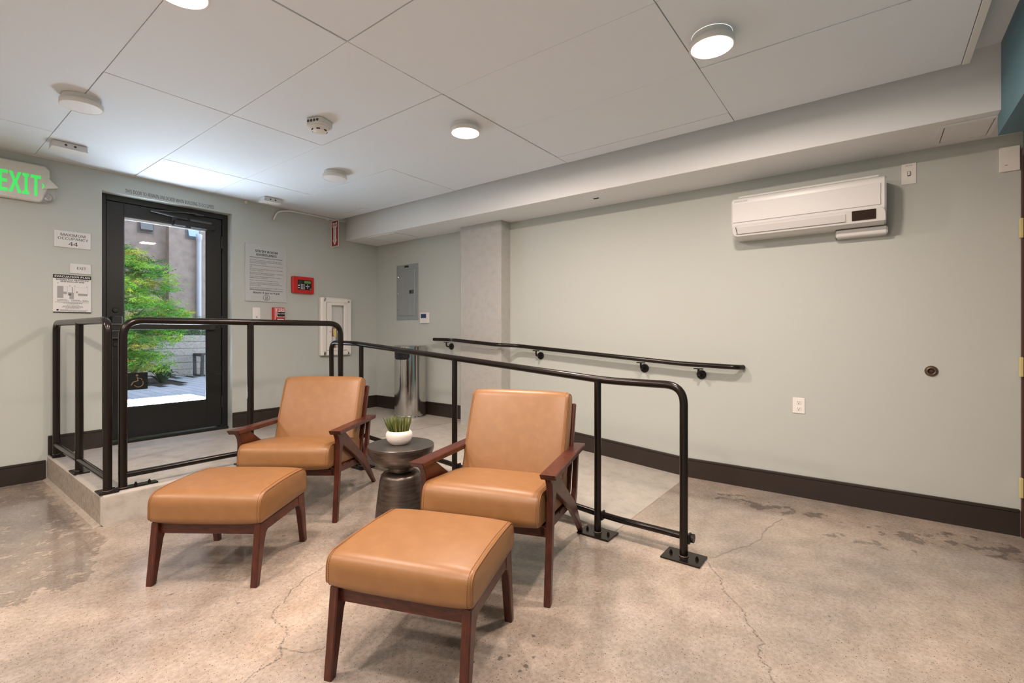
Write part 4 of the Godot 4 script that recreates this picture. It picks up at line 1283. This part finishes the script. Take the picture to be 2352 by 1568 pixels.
# ---------------------------------------------------------------- ceiling fittings
func ceiling_lamps() -> void:
	var where := {
		Vector2(3.01, 3.165): "lit round flush ceiling lamp at the top left edge, half out of view",
		Vector2(1.475, 3.165): "unlit round flush ceiling lamp above the exit sign side",
		Vector2(4.545, 1.558): "lit round flush ceiling lamp nearest the air conditioner",
		Vector2(3.003, 1.55): "lit round flush ceiling lamp in the middle of the ceiling",
		Vector2(1.49, 1.545): "unlit round flush ceiling lamp farthest back, near the soffit corner",
		Vector2(4.545, 3.165): "lit round flush ceiling lamp above the viewer",
		Vector2(1.475, 4.78): "lit round flush ceiling lamp behind the viewer, left of the row",
		Vector2(3.01, 4.78): "lit round flush ceiling lamp behind the viewer, middle of the row",
		Vector2(4.545, 4.78): "lit round flush ceiling lamp behind the viewer, right of the row"}
	var glow := mat(Color(0.95, 0.94, 0.92), 0.5)
	glow.emission_enabled = true
	glow.emission = Color(1.0, 0.95, 0.90)
	glow.emission_energy_multiplier = 0.16
	var off := mat(Color(0.90, 0.90, 0.90), 0.45)
	for p in where:
		var lit: bool = where[p].begins_with("lit")
		var t := thing("ceiling_lamp", where[p], "lamp", Vector3(p.x, CEIL, p.y), 0, "flush ceiling lamps")
		obj("mounting_ring", lathe([Vector2(0.086, -0.026), Vector2(0.086, 0.001)], 48, false), M.white_matte, t)
		obj("rim", lathe([Vector2(0.090, -0.053), Vector2(0.094, -0.055), Vector2(0.0985, -0.052), Vector2(0.0985, -0.028), Vector2(0.095, -0.025), Vector2(0.084, -0.025)], 56), M.white, t)
		obj("diffuser", lathe([Vector2(0.0, -0.0545), Vector2(0.070, -0.0542), Vector2(0.0905, -0.0525)], 56), glow if lit else off, t)
		if lit:
			var l := AreaLight3D.new()
			l.name = "lamp_light"
			l.area_size = Vector2(0.16, 0.16)
			l.light_color = Color(1.0, 0.918, 0.862)
			l.light_energy = 0.245
			l.area_range = 12.0
			l.area_attenuation = 2.0
			l.shadow_enabled = true
			t.add_child(l)
			l.position = Vector3(0, -0.058, 0)
			l.rotation.x = -PI / 2

func detectors() -> void:
	# smoke detector on its steel box
	var t := thing("smoke_detector", "white smoke detector on a square metal box in the middle of the ceiling", "detector", Vector3(2.30, CEIL, 2.165), deg_to_rad(20))
	obj("back_box", prism([Vector2(-0.062, -0.045), Vector2(-0.045, -0.062), Vector2(0.045, -0.062), Vector2(0.062, -0.045), Vector2(0.062, 0.045), Vector2(0.045, 0.062), Vector2(-0.045, 0.062), Vector2(-0.062, 0.045)], -0.040, 0.0, 0.002, Vector3.RIGHT, Vector3.BACK, Vector3.UP), M.plate, t)
	for k in 4:
		part_at("knockout", turned([Vector2(0.009, 0.0), Vector2(0.009, 0.0015), Vector2(0.0, 0.0015)], 12, Basis(Vector3.RIGHT, Vector3.BACK, Vector3.DOWN)), M.closer_plate, t, Vector3(-0.035 + 0.023 * k, -0.02, 0.0615))
	obj("base_ring", lathe([Vector2(0.0, -0.050), Vector2(0.054, -0.050), Vector2(0.057, -0.046), Vector2(0.057, -0.040)], 40, false), M.white, t)
	obj("dome", lathe([Vector2(0.0, -0.078), Vector2(0.026, -0.077), Vector2(0.042, -0.070), Vector2(0.046, -0.062), Vector2(0.050, -0.050)], 40), M.white, t)
	for k in 6:
		var a := TAU * k / 6.0
		part_at("vent_slot", box(Vector3.ZERO, Vector3(0.022, 0.006, 0.004)), M.shadow_gap, t, Vector3(cos(a) * 0.0455, -0.064, sin(a) * 0.0455), Vector3(0, -a + PI / 2, 0))
	# two shallow metal boxes near the door wall
	for q in [[0.486, 3.05, "beside the exit sign", 0.19], [0.255, 1.49, "near the curved conduit", 0.17]]:
		var b := thing("junction_box", "small white metal junction box on the ceiling, " + q[2], "junction box", Vector3(q[0], CEIL, q[1]), 0, "ceiling junction boxes")
		obj("box", box(Vector3(0, -0.020, 0), Vector3(0.12, 0.040, q[3]), 0.003), M.plate, b)
		obj("cover", box(Vector3(0, -0.042, 0), Vector3(0.126, 0.005, q[3] + 0.006), 0.001), M.white, b)
		for k in 2:
			part_at("knockout", turned([Vector2(0.008, 0.0), Vector2(0.008, 0.0015), Vector2(0.0, 0.0015)], 12, Basis(Vector3.BACK, Vector3.RIGHT, Vector3.DOWN)), M.closer_plate, b, Vector3(0.0595, -0.02, -0.025 + 0.05 * k))
	# conduit along the top of the door wall
	var c := thing("conduit", "white conduit bending out of the wall and running under the ceiling", "conduit", Vector3.ZERO)
	obj("pipe", tube(fillet([Vector3(0.012, 2.350, 1.337), Vector3(0.014, 2.445, 1.30), Vector3(0.014, 2.484, 1.17), Vector3(0.014, 2.486, 0.47)], 0.09), 0.0095, 12), M.white, c)
	for z in [1.62, 0.70]:
		obj("clip", turned([Vector2(0.014, 0.0), Vector2(0.014, 0.02), Vector2(0.0, 0.024)], 14, Basis(Vector3.BACK, Vector3.RIGHT, Vector3.DOWN), Vector3(0.0, 2.478, z)), M.white, c)

# ---------------------------------------------------------------- things on the door wall
func on_left(called: String, label: String, category: String, z: float, y: float, group := "") -> Node3D:
	return thing(called, label, category, Vector3(0.0, y, z), PI / 2, group)

func wall_fixtures_left() -> void:
	# lit exit sign with emergency heads
	var e := on_left("exit_sign", "white exit sign with glowing green letters and a side lamp head", "exit sign", 3.248, 2.292)
	e.scale = Vector3(0.785, 1.04, 1.0)
	var prof := rounded([[-0.19, -0.145, 0.02], [0.150, -0.145, 0.02], [0.195, -0.04, 0.01], [0.215, 0.035, 0.01], [0.212, 0.10, 0.01], [0.18, 0.128, 0.012], [-0.18, 0.128, 0.012], [-0.212, 0.10, 0.01], [-0.215, 0.035, 0.01], [-0.225, -0.04, 0.01]], 4)
	obj("housing", prism(prof, 0.0, 0.045, 0.008), M.exit_body, e)
	obj("lamp_hood", prism(rounded([[0.16, -0.045, 0.0], [0.205, 0.035, 0.004], [0.268, -0.015, 0.006], [0.266, -0.024, 0.003]], 3), 0.004, 0.058, 0.001), M.exit_body, e)
	obj("lamp_hood", prism(rounded([[-0.16, -0.045, 0.0], [-0.205, 0.035, 0.004], [-0.268, -0.015, 0.006], [-0.266, -0.024, 0.003]], 3), 0.004, 0.058, 0.001), M.exit_body, e)
	for s in [-1.0, 1.0]:
		obj("lens", prism([Vector2(s * 0.165, -0.052), Vector2(s * 0.256, -0.028), Vector2(s * 0.252, -0.10), Vector2(s * 0.225, -0.134), Vector2(s * 0.150, -0.138)], 0.006, 0.052, 0.004), M.clear, e)
		obj("reflector", turned([Vector2(0.012, 0.0), Vector2(0.026, 0.010), Vector2(0.032, 0.026)], 14, Basis(Vector3.RIGHT, Vector3(0, -0.3, 0.95).normalized(), Vector3(0, -0.95, -0.3).normalized()), Vector3(s * 0.205, -0.095, 0.014)), M.chrome, e)
	var tx := text(e, "EXIT", 0.149, Vector3(0.0, -0.029, 0.0455), M.exit_green, 1.0, true)
	tx.scale.x = 0.283 / tx.mesh.get_aabb().size.x
	obj("chevron", prism([Vector2(0.150, -0.008), Vector2(0.160, -0.004), Vector2(0.180, -0.024), Vector2(0.160, -0.044), Vector2(0.150, -0.040), Vector2(0.162, -0.024)], 0.0448, 0.0458), M.exit_green, e)
	# signs left of the door
	var oc := on_left("occupancy_sign", "white plate reading MAXIMUM OCCUPANCY 44", "sign", 2.943, 1.886, "room signs")
	obj("plate", box(Vector3(0, 0, 0.004), Vector3(0.220, 0.130, 0.008), 0.001), M.plate, oc)
	text(oc, "MAXIMUM", 0.0205, Vector3(0.002, 0.035, 0.0082), M.ink, 1.12)
	text(oc, "OCCUPANCY", 0.0205, Vector3(0.002, 0.006, 0.0082), M.ink, 1.12)
	text(oc, "44", 0.030, Vector3(0.002, -0.035, 0.0082), M.ink, 1.25)
	var ex := on_left("exit_plate", "small white plate reading EXIT", "sign", 2.8955, 1.658, "room signs")
	obj("plate", box(Vector3(0, 0, 0.004), Vector3(0.129, 0.079, 0.008), 0.001), M.plate, ex)
	text(ex, "EXIT", 0.0195, Vector3(0.004, 0.003, 0.0082), M.ink, 1.1)
	var ev := on_left("evacuation_plan", "framed evacuation plan sheet with a grey floor plan", "sign", 2.945, 1.451, "room signs")
	obj("sheet", box(Vector3(0, 0, 0.004), Vector3(0.229, 0.303, 0.008), 0.001), M.paper, ev)
	obj("header_band", box(Vector3(0, 0.1365, 0.0085), Vector3(0.229, 0.030, 0.001)), M.ink, ev)
	obj("footer_band", box(Vector3(0, -0.1475, 0.0085), Vector3(0.229, 0.008, 0.001)), M.ink, ev)
	text(ev, "EVACUATION PLAN", 0.0150, Vector3(0, 0.1365, 0.0094), M.paper, 1.0, true).scale.x = 1.12
	text(ev, "Berkeley Park Apartments", 0.0105, Vector3(0, 0.1125, 0.0084), M.ink, 1.06, true)
	text(ev, "2020 Bancroft Way", 0.0105, Vector3(0, 0.0975, 0.0084), M.ink, 1.10, true)
	var plan := mb()
	for r in [[-0.090, -0.035, -0.054, 0.060], [-0.054, -0.003, -0.034, 0.016], [-0.028, -0.012, -0.010, 0.012], [-0.018, -0.040, 0.008, 0.012], [-0.004, 0.012, 0.002, 0.056], [0.022, 0.010, 0.033, 0.024], [0.034, -0.012, 0.092, 0.006]]:
		add_box(plan, Vector3((r[0] + r[2]) / 2, (r[1] + r[3]) / 2, 0.0085), Vector3(r[2] - r[0], r[3] - r[1], 0.001))
	obj("floor_plan", done(plan), M.plan_grey, ev)
	var lines := mb()
	for r in [[-0.054, 0.058, -0.004, 0.059], [0.012, 0.056, 0.094, 0.057], [0.012, 0.006, 0.013, 0.056], [0.093, 0.006, 0.094, 0.056], [-0.030, 0.012, -0.029, 0.058]]:
		add_box(lines, Vector3((r[0] + r[2]) / 2, (r[1] + r[3]) / 2, 0.0084), Vector3(r[2] - r[0], r[3] - r[1], 0.0008))
	obj("plan_outline", done(lines), M.plan_grey, ev)
	rng.seed = 15
	var rows := mb()
	for r in [[-0.090, -0.048, 0.055], [-0.090, -0.056, 0.065], [-0.008, -0.048, 0.048], [-0.008, -0.056, 0.055], [0.062, -0.048, 0.030], [0.062, -0.056, 0.035], [-0.100, -0.067, 0.200], [-0.055, -0.075, 0.110], [-0.032, -0.088, 0.060], [-0.058, -0.097, 0.118], [-0.062, -0.106, 0.122], [-0.042, -0.115, 0.082], [-0.075, -0.128, 0.170], [-0.075, -0.136, 0.160], [-0.090, 0.082, 0.010], [-0.02, 0.066, 0.008], [0.01, 0.065, 0.008], [0.085, 0.063, 0.008]]:
		var x: float = r[0]
		while x < r[0] + r[2]:
			var wd := rng.randf_range(0.004, 0.011)
			add_box(rows, Vector3(x + wd / 2, r[1], 0.0084), Vector3(wd, 0.0032, 0.0008))
			x += wd + 0.0022
	var tiny := obj("small_print", done(rows), M.ink_grey, ev)
	tiny.set_meta("kind", "stuff")
	obj("symbol", box(Vector3(-0.088, -0.130, 0.0084), Vector3(0.012, 0.012, 0.0008)), M.ink, ev)
	# guidelines board
	var g := on_left("guidelines_sign", "tall grey board with the study room guidelines", "sign", 1.410, 1.766, "room signs")
	obj("board", box(Vector3(0, 0, 0.006), Vector3(0.432, 0.598, 0.012), 0.0015), M.sign_grey, g)
	text(g, "STUDY ROOM", 0.0235, Vector3(0, 0.228, 0.0122), M.ink, 1.12, true)
	text(g, "GUIDELINES", 0.0235, Vector3(0, 0.192, 0.0122), M.ink, 1.12, true)
	for y in [0.160, -0.180]:
		obj("rule", box(Vector3(0, y, 0.0125), Vector3(0.345, 0.0048, 0.001)), M.ink_grey, g)
	var para := [
		["This facility is restricted to residents and their guests.", "Guests may be allowed if accompanied by the resident.", "Photo ID may be required."],
		["Adult supervision is required for anyone under 14 years of", "age."],
		["Management reserves the right to deny use of this facility", "to anyone at any time."],
		["No alcoholic beverages, obscene language, or smoking is", "allowed. Please be considerate of others."],
		["Please report to Management the broken damage or", "malfunctioning of equipment."],
		["Please remove all personal items when leaving."],
		["This area is not supervised. If unfamiliar with the", "equipment, please refrain from using until you receive", "proper instruction."],
		["No pets allowed. (This provision does not apply to service", "animals used by disabled people.)"]]
	var yy := 0.132
	for p in para:
		for line in p:
			var o := text(g, line, 0.0078, Vector3(-0.172, yy, 0.0122), M.ink, 1.0, false, HORIZONTAL_ALIGNMENT_LEFT)
			o.scale.x = minf(1.28, 0.345 / o.mesh.get_aabb().size.x)
			yy -= 0.0152
		yy -= 0.0085
	text(g, "Hours: 9 am to 9 pm", 0.0185, Vector3(0, -0.206, 0.0122), M.ink, 1.12, true)
	var ring := []
	for k in 33: ring.append(Vector3(cos(TAU * k / 32.0) * 0.033, -0.255 + sin(TAU * k / 32.0) * 0.033, 0.0125))
	obj("emblem_ring", tube(ring, 0.0016, 6, false), M.ink, g)
	var bpts := [Vector2(-0.010, -0.020), Vector2(-0.010, 0.016), Vector2(-0.004, 0.022), Vector2(0.008, 0.020), Vector2(0.011, 0.010), Vector2(0.004, 0.002), Vector2(-0.004, 0.001), Vector2(0.006, 0.000), Vector2(0.014, -0.008), Vector2(0.010, -0.019), Vector2(-0.003, -0.022), Vector2(-0.006, -0.012), Vector2(0.004, -0.006)]
	var bl := []
	for q in smooth_line(bpts, 4): bl.append(Vector3(q.x, -0.255 + q.y, 0.0125))
	obj("emblem_letter", tube(bl, 0.0016, 6), M.ink, g)
	# fire alarm annunciator
	var fa := on_left("fire_alarm_panel", "red fire alarm keypad panel with a small green display", "alarm panel", 1.015, 1.674)
	obj("housing", prism(rounded_rect(0.250, 0.186, 0.012), 0.0, 0.045, 0.006), M.red, fa)
	obj("keypad", box(Vector3(0.010, 0.002, 0.0455), Vector3(0.165, 0.112, 0.002), 0.0005), M.black, fa)
	obj("display", box(Vector3(0.044, 0.034, 0.047), Vector3(0.076, 0.028, 0.002), 0.0005), M.lcd, fa)
	for r in 4:
		for c in 3:
			obj("key", box(Vector3(-0.030 + c * 0.017, 0.004 - r * 0.0155, 0.047), Vector3(0.0095, 0.0085, 0.002), 0.0005), M.white, fa)
	for q in [[0.044, 0.004], [0.028, -0.012], [0.044, -0.014], [0.060, -0.012], [0.044, -0.030]]:
		obj("key", box(Vector3(q[0], q[1], 0.047), Vector3(0.010, 0.009, 0.002), 0.0005), M.white, fa)
	for q in [[-0.058, -0.006], [-0.058, -0.032]]:
		obj("key", box(Vector3(q[0], q[1], 0.047), Vector3(0.020, 0.010, 0.002), 0.0005), M.white, fa)
	obj("key_lock", turned([Vector2(0.010, 0.0), Vector2(0.010, 0.004), Vector2(0.0, 0.004)], 16, Basis(Vector3.RIGHT, Vector3.BACK, Vector3.DOWN), Vector3(0.078, -0.042, 0.046)), M.chrome, fa)
	var led := mb()
	for r in 5: add_box(led, Vector3(-0.045, 0.044 - r * 0.008, 0.047), Vector3(0.034, 0.0022, 0.0008))
	obj("status_labels", done(led), M.ink_grey, fa)
	# switch and pull station
	var sw := on_left("wall_switch", "white rocker switch below the guidelines board", "switch", 1.510, 1.344, "white wall plates")
	obj("plate", prism(rounded_rect(0.078, 0.122, 0.006), 0.0, 0.006, 0.002), M.white, sw)
	obj("rocker", box(Vector3(0, 0.008, 0.0075), Vector3(0.034, 0.062, 0.005), 0.002), M.white_gloss, sw)
	obj("slider", box(Vector3(0, -0.040, 0.0068), Vector3(0.018, 0.006, 0.003)), M.ink_grey, sw)
	var ps := on_left("fire_pull_station", "red fire alarm pull station with white FIRE lettering", "fire alarm", 1.290, 1.338)
	obj("housing", prism(rounded_rect(0.124, 0.148, 0.006), 0.0, 0.045, 0.004), M.red, ps)
	obj("side_strip", box(Vector3(-0.046, 0, 0.0455), Vector3(0.006, 0.140, 0.0015)), M.white, ps)
	text(ps, "FIRE", 0.034, Vector3(0.012, 0.048, 0.0455), M.white, 1.0, true)
	obj("handle_surround", box(Vector3(0.012, 0.0, 0.047), Vector3(0.088, 0.060, 0.004), 0.001), M.white, ps)
	var hn := obj("handle", prism(rounded([[-0.038, -0.022, 0.008], [0.038, -0.022, 0.008], [0.038, 0.026, 0.002], [-0.038, 0.026, 0.002]], 4), 0.047, 0.062, 0.002, Vector3.RIGHT, Vector3.UP, Vector3.BACK, Vector3(0.012, 0, 0)), M.black, ps)
	text(hn, "PULL DOWN", 0.011, Vector3(0.012, 0.006, 0.0622), M.white, 0.9, true)
	obj("base_strip", box(Vector3(0.012, -0.055, 0.046), Vector3(0.07, 0.012, 0.0015)), M.white, ps)
	# extinguisher cabinet
	var fc := on_left("extinguisher_cabinet", "white recessed-look cabinet with a glass front, by the corner", "cabinet", 0.6095, 1.213)
	var rim := mb()
	for q in [[-0.1625, 0.0, 0.074, 0.682], [0.1675, 0.0, 0.064, 0.682]]:
		add_box(rim, Vector3(q[0], q[1], 0.03), Vector3(q[2], q[3], 0.06), 0.012)
	for q in [[0.310, 0.062], [-0.310, 0.062]]:
		add_box(rim, Vector3(0, q[0], 0.03), Vector3(0.36, q[1], 0.06), 0.012)
	obj("trim_frame", done(rim), M.white_gloss, fc)
	var dr := mb()
	for q in [[-0.099, 0.0, 0.055, 0.56], [0.114, 0.0, 0.045, 0.56]]:
		add_box(dr, Vector3(q[0], q[1], 0.058), Vector3(q[2], q[3], 0.016), 0.003)
	for q in [[0.270, 0.035], [-0.270, 0.035]]:
		add_box(dr, Vector3(0.01, q[0], 0.058), Vector3(0.17, q[1], 0.016), 0.003)
	var dd := obj("door", done(dr), M.white_gloss, fc)
	var pn := mb()
	pn.set_smooth_group(-1)
	quad(pn, Vector3(-0.075, -0.255, 0.056), Vector3(0.095, -0.255, 0.056), Vector3(0.095, 0.255, 0.056), Vector3(-0.075, 0.255, 0.056), Vector3.BACK)
	obj("pane", done(pn), M.clear, dd)
	obj("catch", turned([Vector2(0.005, 0.0), Vector2(0.005, 0.01), Vector2(0.0, 0.012)], 10, Basis(Vector3.RIGHT, Vector3.BACK, Vector3.DOWN), Vector3(-0.097, -0.06, 0.066)), M.chrome, dd)
	obj("tub", box(Vector3(0.01, 0, 0.003), Vector3(0.24, 0.58, 0.006)), M.white_matte, fc)
	# extinguisher inside the cabinet
	var fx := thing("fire_extinguisher", "red fire extinguisher with a yellow tag inside the white cabinet", "extinguisher", Vector3(0.031, 0.945, 0.635), PI / 2)
	obj("cylinder", lathe([Vector2(0.0, 0.0), Vector2(0.020, 0.0), Vector2(0.023, 0.006), Vector2(0.023, 0.22), Vector2(0.017, 0.25), Vector2(0.009, 0.262), Vector2(0.009, 0.275)], 20), M.red_dark, fx)
	obj("body_label", lathe([Vector2(0.0236, 0.06), Vector2(0.0236, 0.15)], 20), M.plate, fx)
	obj("valve", box(Vector3(0, 0.285, 0), Vector3(0.022, 0.022, 0.022), 0.003), M.chrome, fx)
	obj("lever", prism([Vector2(-0.045, 0.288), Vector2(0.015, 0.292), Vector2(0.015, 0.300), Vector2(-0.05, 0.325)], -0.006, 0.006, 0.001), M.black, fx)
	obj("inspection_tag", prism([Vector2(-0.016, 0.155), Vector2(0.022, 0.148), Vector2(0.016, 0.238), Vector2(-0.022, 0.245)], 0.0238, 0.0244, 0.0), M.yellow, fx)
	obj("hose", tube(fillet([Vector3(0.01, 0.28, 0), Vector3(0.04, 0.27, 0.0), Vector3(0.045, 0.10, 0.0)], 0.03), 0.006, 8), M.black, fx)
	# flag sign for the extinguisher, standing out from the wall
	var fs := thing("extinguisher_sign", "red and white arrow sign projecting from the wall near the soffit", "sign", Vector3(0.0, 2.31, 0.645))
	obj("panel", box(Vector3(0.074, 0, 0), Vector3(0.144, 0.31, 0.004), 0.0005), M.white, fs)
	obj("wall_flange", box(Vector3(0.001, 0, -0.010), Vector3(0.002, 0.31, 0.03)), M.white, fs)
	var cx := 0.074
	for s in [-1.0, 1.0]:
		var zf: float = 0.0022 * s
		var rd := prism([Vector2(0.010, -0.147), Vector2(0.138, -0.147), Vector2(0.138, 0.147), Vector2(0.010, 0.147)], 0.0, 0.0006)
		part_at("red_field", rd, M.red_dark, fs, Vector3(0, 0, zf))
		var ar := prism([Vector2(cx, -0.138), Vector2(cx + 0.046, -0.072), Vector2(cx + 0.028, -0.078), Vector2(cx + 0.028, 0.066), Vector2(cx + 0.046, 0.080), Vector2(cx + 0.046, 0.134), Vector2(cx, 0.118), Vector2(cx - 0.046, 0.134), Vector2(cx - 0.046, 0.080), Vector2(cx - 0.028, 0.066), Vector2(cx - 0.028, -0.078), Vector2(cx - 0.046, -0.072)], 0.0, 0.0006)
		part_at("arrow", ar, M.white, fs, Vector3(0, 0, zf + s * 0.0007))
	text(fs, "FIRE", 0.024, Vector3(cx, 0.096, 0.0037), M.red_dark, 1.15, true)
	var word := "EXTINGUISHER"
	for k in word.length():
		text(fs, word[k], 0.0115, Vector3(cx, 0.062 - k * 0.0148, 0.0037), M.red_dark, 1.5, true)

# ---------------------------------------------------------------- things on the long wall
func wall_fixtures_long() -> void:
	var bp := thing("breaker_panel", "grey steel electrical breaker panel on the long wall", "breaker panel", Vector3(0.607, 1.634, 0.0))
	obj("trim", box(Vector3(0, 0, 0.004), Vector3(0.398, 0.676, 0.008), 0.003), M.panel_grey, bp)
	var dr := obj("door", box(Vector3(-0.01, -0.008, 0.011), Vector3(0.310, 0.560, 0.010), 0.004), M.panel_grey, bp)
	for x in [-0.06, 0.045, 0.075]:
		obj("crease", box(Vector3(x, -0.01, 0.0165), Vector3(0.004, 0.52, 0.002), 0.0009), M.panel_grey, dr)
	obj("latch", box(Vector3(0.090, 0.0, 0.018), Vector3(0.075, 0.045, 0.006), 0.001), M.ink_grey, dr)
	obj("latch_button", box(Vector3(0.075, 0.0, 0.022), Vector3(0.03, 0.028, 0.003), 0.001), M.black, dr)
	obj("nameplate", box(Vector3(-0.01, 0.312, 0.0092), Vector3(0.075, 0.022, 0.0015)), M.black, bp)
	for sx in [-1.0, 1.0]:
		for y in [0.30, -0.30]:
			obj("screw", turned([Vector2(0.007, 0.0), Vector2(0.007, 0.002), Vector2(0.0, 0.003)], 10, Basis(Vector3.RIGHT, Vector3.BACK, Vector3.DOWN), Vector3(sx * 0.182, y, 0.008)), M.chrome, bp)
	for y in [0.19, -0.01, -0.21]:
		obj("hinge", box(Vector3(-0.158, y, 0.016), Vector3(0.012, 0.018, 0.006), 0.002), M.chrome, bp)
	var th := thing("thermostat", "white thermostat with a small blue screen", "thermostat", Vector3(0.925, 1.315, 0.0))
	obj("body", prism(rounded_rect(0.142, 0.125, 0.006), 0.0, 0.024, 0.003), M.white, th)
	obj("screen", box(Vector3(-0.008, 0.022, 0.0245), Vector3(0.090, 0.050, 0.001)), M.lcd_blue, th)
	obj("button", box(Vector3(-0.008, -0.035, 0.0245), Vector3(0.03, 0.008, 0.002)), M.white_matte, th)
	var ot := thing("wall_outlet", "white duplex power outlet low on the long wall", "outlet", Vector3(4.718, 0.634, 0.0), 0, "white wall plates")
	obj("plate", prism(rounded_rect(0.073, 0.108, 0.004), 0.0, 0.005, 0.0015), M.white_gloss, ot)
	for y in [0.022, -0.022]:
		var so := obj("socket", prism(rounded_rect(0.034, 0.028, 0.010), 0.005, 0.0068, 0.0006, Vector3.RIGHT, Vector3.UP, Vector3.BACK, Vector3(0, y, 0)), M.white, ot)
		for x in [-0.0065, 0.0065]:
			obj("slot", box(Vector3(x, y + 0.004, 0.0069), Vector3(0.0022, 0.008, 0.0008)), M.black, so)
		obj("ground_hole", box(Vector3(0, y - 0.008, 0.0069), Vector3(0.005, 0.005, 0.0008)), M.black, so)
	var s1 := thing("wall_switch", "white toggle switch plate right of the air conditioner", "switch", Vector3(5.308, 2.127, 0.0), 0, "white wall plates")
	obj("plate", prism(rounded_rect(0.071, 0.128, 0.004), 0.0, 0.005, 0.0015), M.white_gloss, s1)
	obj("toggle", box(Vector3(0, 0.0, 0.010), Vector3(0.011, 0.022, 0.014), 0.002), M.white, s1)
	obj("toggle_slot", box(Vector3(0, 0, 0.0054), Vector3(0.015, 0.030, 0.0008)), M.ink_grey, s1)
	text(s1, "AIR-1 HP", 0.006, Vector3(0, 0.050, 0.0052), M.ink_grey)
	var s2 := thing("blank_wall_plate", "square white wall plate in the top right corner", "wall plate", Vector3(5.7455, 2.122, 0.0), 0, "white wall plates")
	obj("plate", prism(rounded_rect(0.082, 0.139, 0.004), 0.0, 0.012, 0.002), M.white_gloss, s2)
	obj("slot", box(Vector3(-0.014, -0.035, 0.0122), Vector3(0.012, 0.003, 0.0008)), M.ink_grey, s2)
	for y in [0.048, -0.056]:
		obj("screw", turned([Vector2(0.003, 0.0), Vector2(0.003, 0.001), Vector2(0.0, 0.0015)], 8, Basis(Vector3.RIGHT, Vector3.BACK, Vector3.DOWN), Vector3(0.006, y, 0.012)), M.white, s2)
	var ds := thing("door_bumper", "round bronze door bumper on the long wall", "door stop", Vector3(5.413, 0.907, 0.0))
	var ax := Basis(Vector3.RIGHT, Vector3.BACK, Vector3.DOWN)
	obj("cup", turned([Vector2(0.0325, 0.0), Vector2(0.0325, 0.003), Vector2(0.024, 0.014), Vector2(0.020, 0.016), Vector2(0.016, 0.014), Vector2(0.014, 0.008), Vector2(0.0, 0.008)], 30, ax, Vector3.ZERO, true), M.antique, ds)
	obj("rubber", turned([Vector2(0.010, 0.008), Vector2(0.009, 0.012), Vector2(0.0, 0.013)], 20, ax), M.brown_door, ds)

func air_conditioner() -> void:
	var t := thing("air_conditioner", "white wall-mounted split air conditioner with a dark display window", "air conditioner", Vector3(4.76, 1.80, 0.0))
	t.position.y = 1.815
	t.scale.y = 0.945
	var W := 0.872
	var body := rounded([[0.0, 0.0, 0.0], [0.09, 0.0, 0.02], [0.165, 0.03, 0.03], [0.196, 0.10, 0.03], [0.196, 0.285, 0.02], [0.16, 0.302, 0.008], [0.0, 0.302, 0.0]], 5)
	obj("body", prism(body, -W / 2, W / 2, 0.010, Vector3.BACK, Vector3.UP, Vector3.RIGHT), M.ac, t)
	obj("intake_cover", prism(rounded([[0.02, 0.300, 0.0], [0.175, 0.298, 0.006], [0.165, 0.314, 0.008], [0.02, 0.316, 0.0]], 4), -W / 2 + 0.04, W / 2 - 0.035, 0.003, Vector3.BACK, Vector3.UP, Vector3.RIGHT), M.ac, t)
	# front panel: a thin plate with its own edges
	obj("front_panel", prism(rounded([[0.194, 0.108, 0.0], [0.2015, 0.112, 0.002], [0.2015, 0.248, 0.002], [0.194, 0.250, 0.0]], 2), -W / 2 + 0.012, W / 2 - 0.028, 0.0015, Vector3.BACK, Vector3.UP, Vector3.RIGHT), M.ac_face, t)
	# lower mouth with rounded ends
	var mouth := rounded([[-W / 2 + 0.008, 0.012, 0.035], [W / 2 - 0.002, 0.012, 0.008], [W / 2 - 0.004, 0.104, 0.045], [-W / 2 + 0.006, 0.104, 0.03]], 6)
	var ay := Vector3(0, 0.93, 0.37).normalized()
	obj("lower_panel", prism(mouth, 0.0, 0.010, 0.003, Vector3.RIGHT, ay, Vector3(0, -0.37, 0.93).normalized(), Vector3(0, 0.002, 0.156)), M.ac, t)
	var lv := obj("louver", prism(rounded_rect(0.63, 0.052, 0.006), 0.0, 0.006, 0.001, Vector3.RIGHT, ay, Vector3(0, -0.37, 0.93).normalized(), Vector3(-0.082, 0.052, 0.185)), M.ac_face, t)
	obj("louver_gap", tube([Vector3(-0.400, 0.030, 0.184), Vector3(-0.406, 0.076, 0.203)], 0.002, 6), M.shadow_gap, lv)
	obj("louver_gap", tube([Vector3(-0.408, 0.0262, 0.1815), Vector3(0.235, 0.0262, 0.1815)], 0.0012, 6), M.ink_grey, lv)
	var wn := obj("display_window", prism(rounded_rect(0.120, 0.064, 0.003), 0.013, 0.018, 0.001, Vector3.RIGHT, ay, Vector3(0, -0.37, 0.93).normalized(), Vector3(0.325, 0.062, 0.176)), M.ac_window, t)
	obj("sensor", turned([Vector2(0.006, 0.0), Vector2(0.006, 0.002), Vector2(0.0, 0.003)], 12, Basis(Vector3.RIGHT, Vector3(0, -0.37, 0.93).normalized(), -ay), Vector3(0.362, 0.044, 0.187)), M.black, wn)
	text(t, "SAMSUNG", 0.011, Vector3(-0.375, 0.267, 0.1966), M.plan_grey, 1.25)
	# narrow pipe cover under the right end
	obj("pipe_cover", prism(rounded([[0.0, -0.058, 0.0], [0.072, -0.058, 0.018], [0.082, -0.012, 0.014], [0.07, -0.004, 0.006], [0.0, -0.004, 0.0]], 5), 0.172, 0.445, 0.010, Vector3.BACK, Vector3.UP, Vector3.RIGHT), M.ac, t)
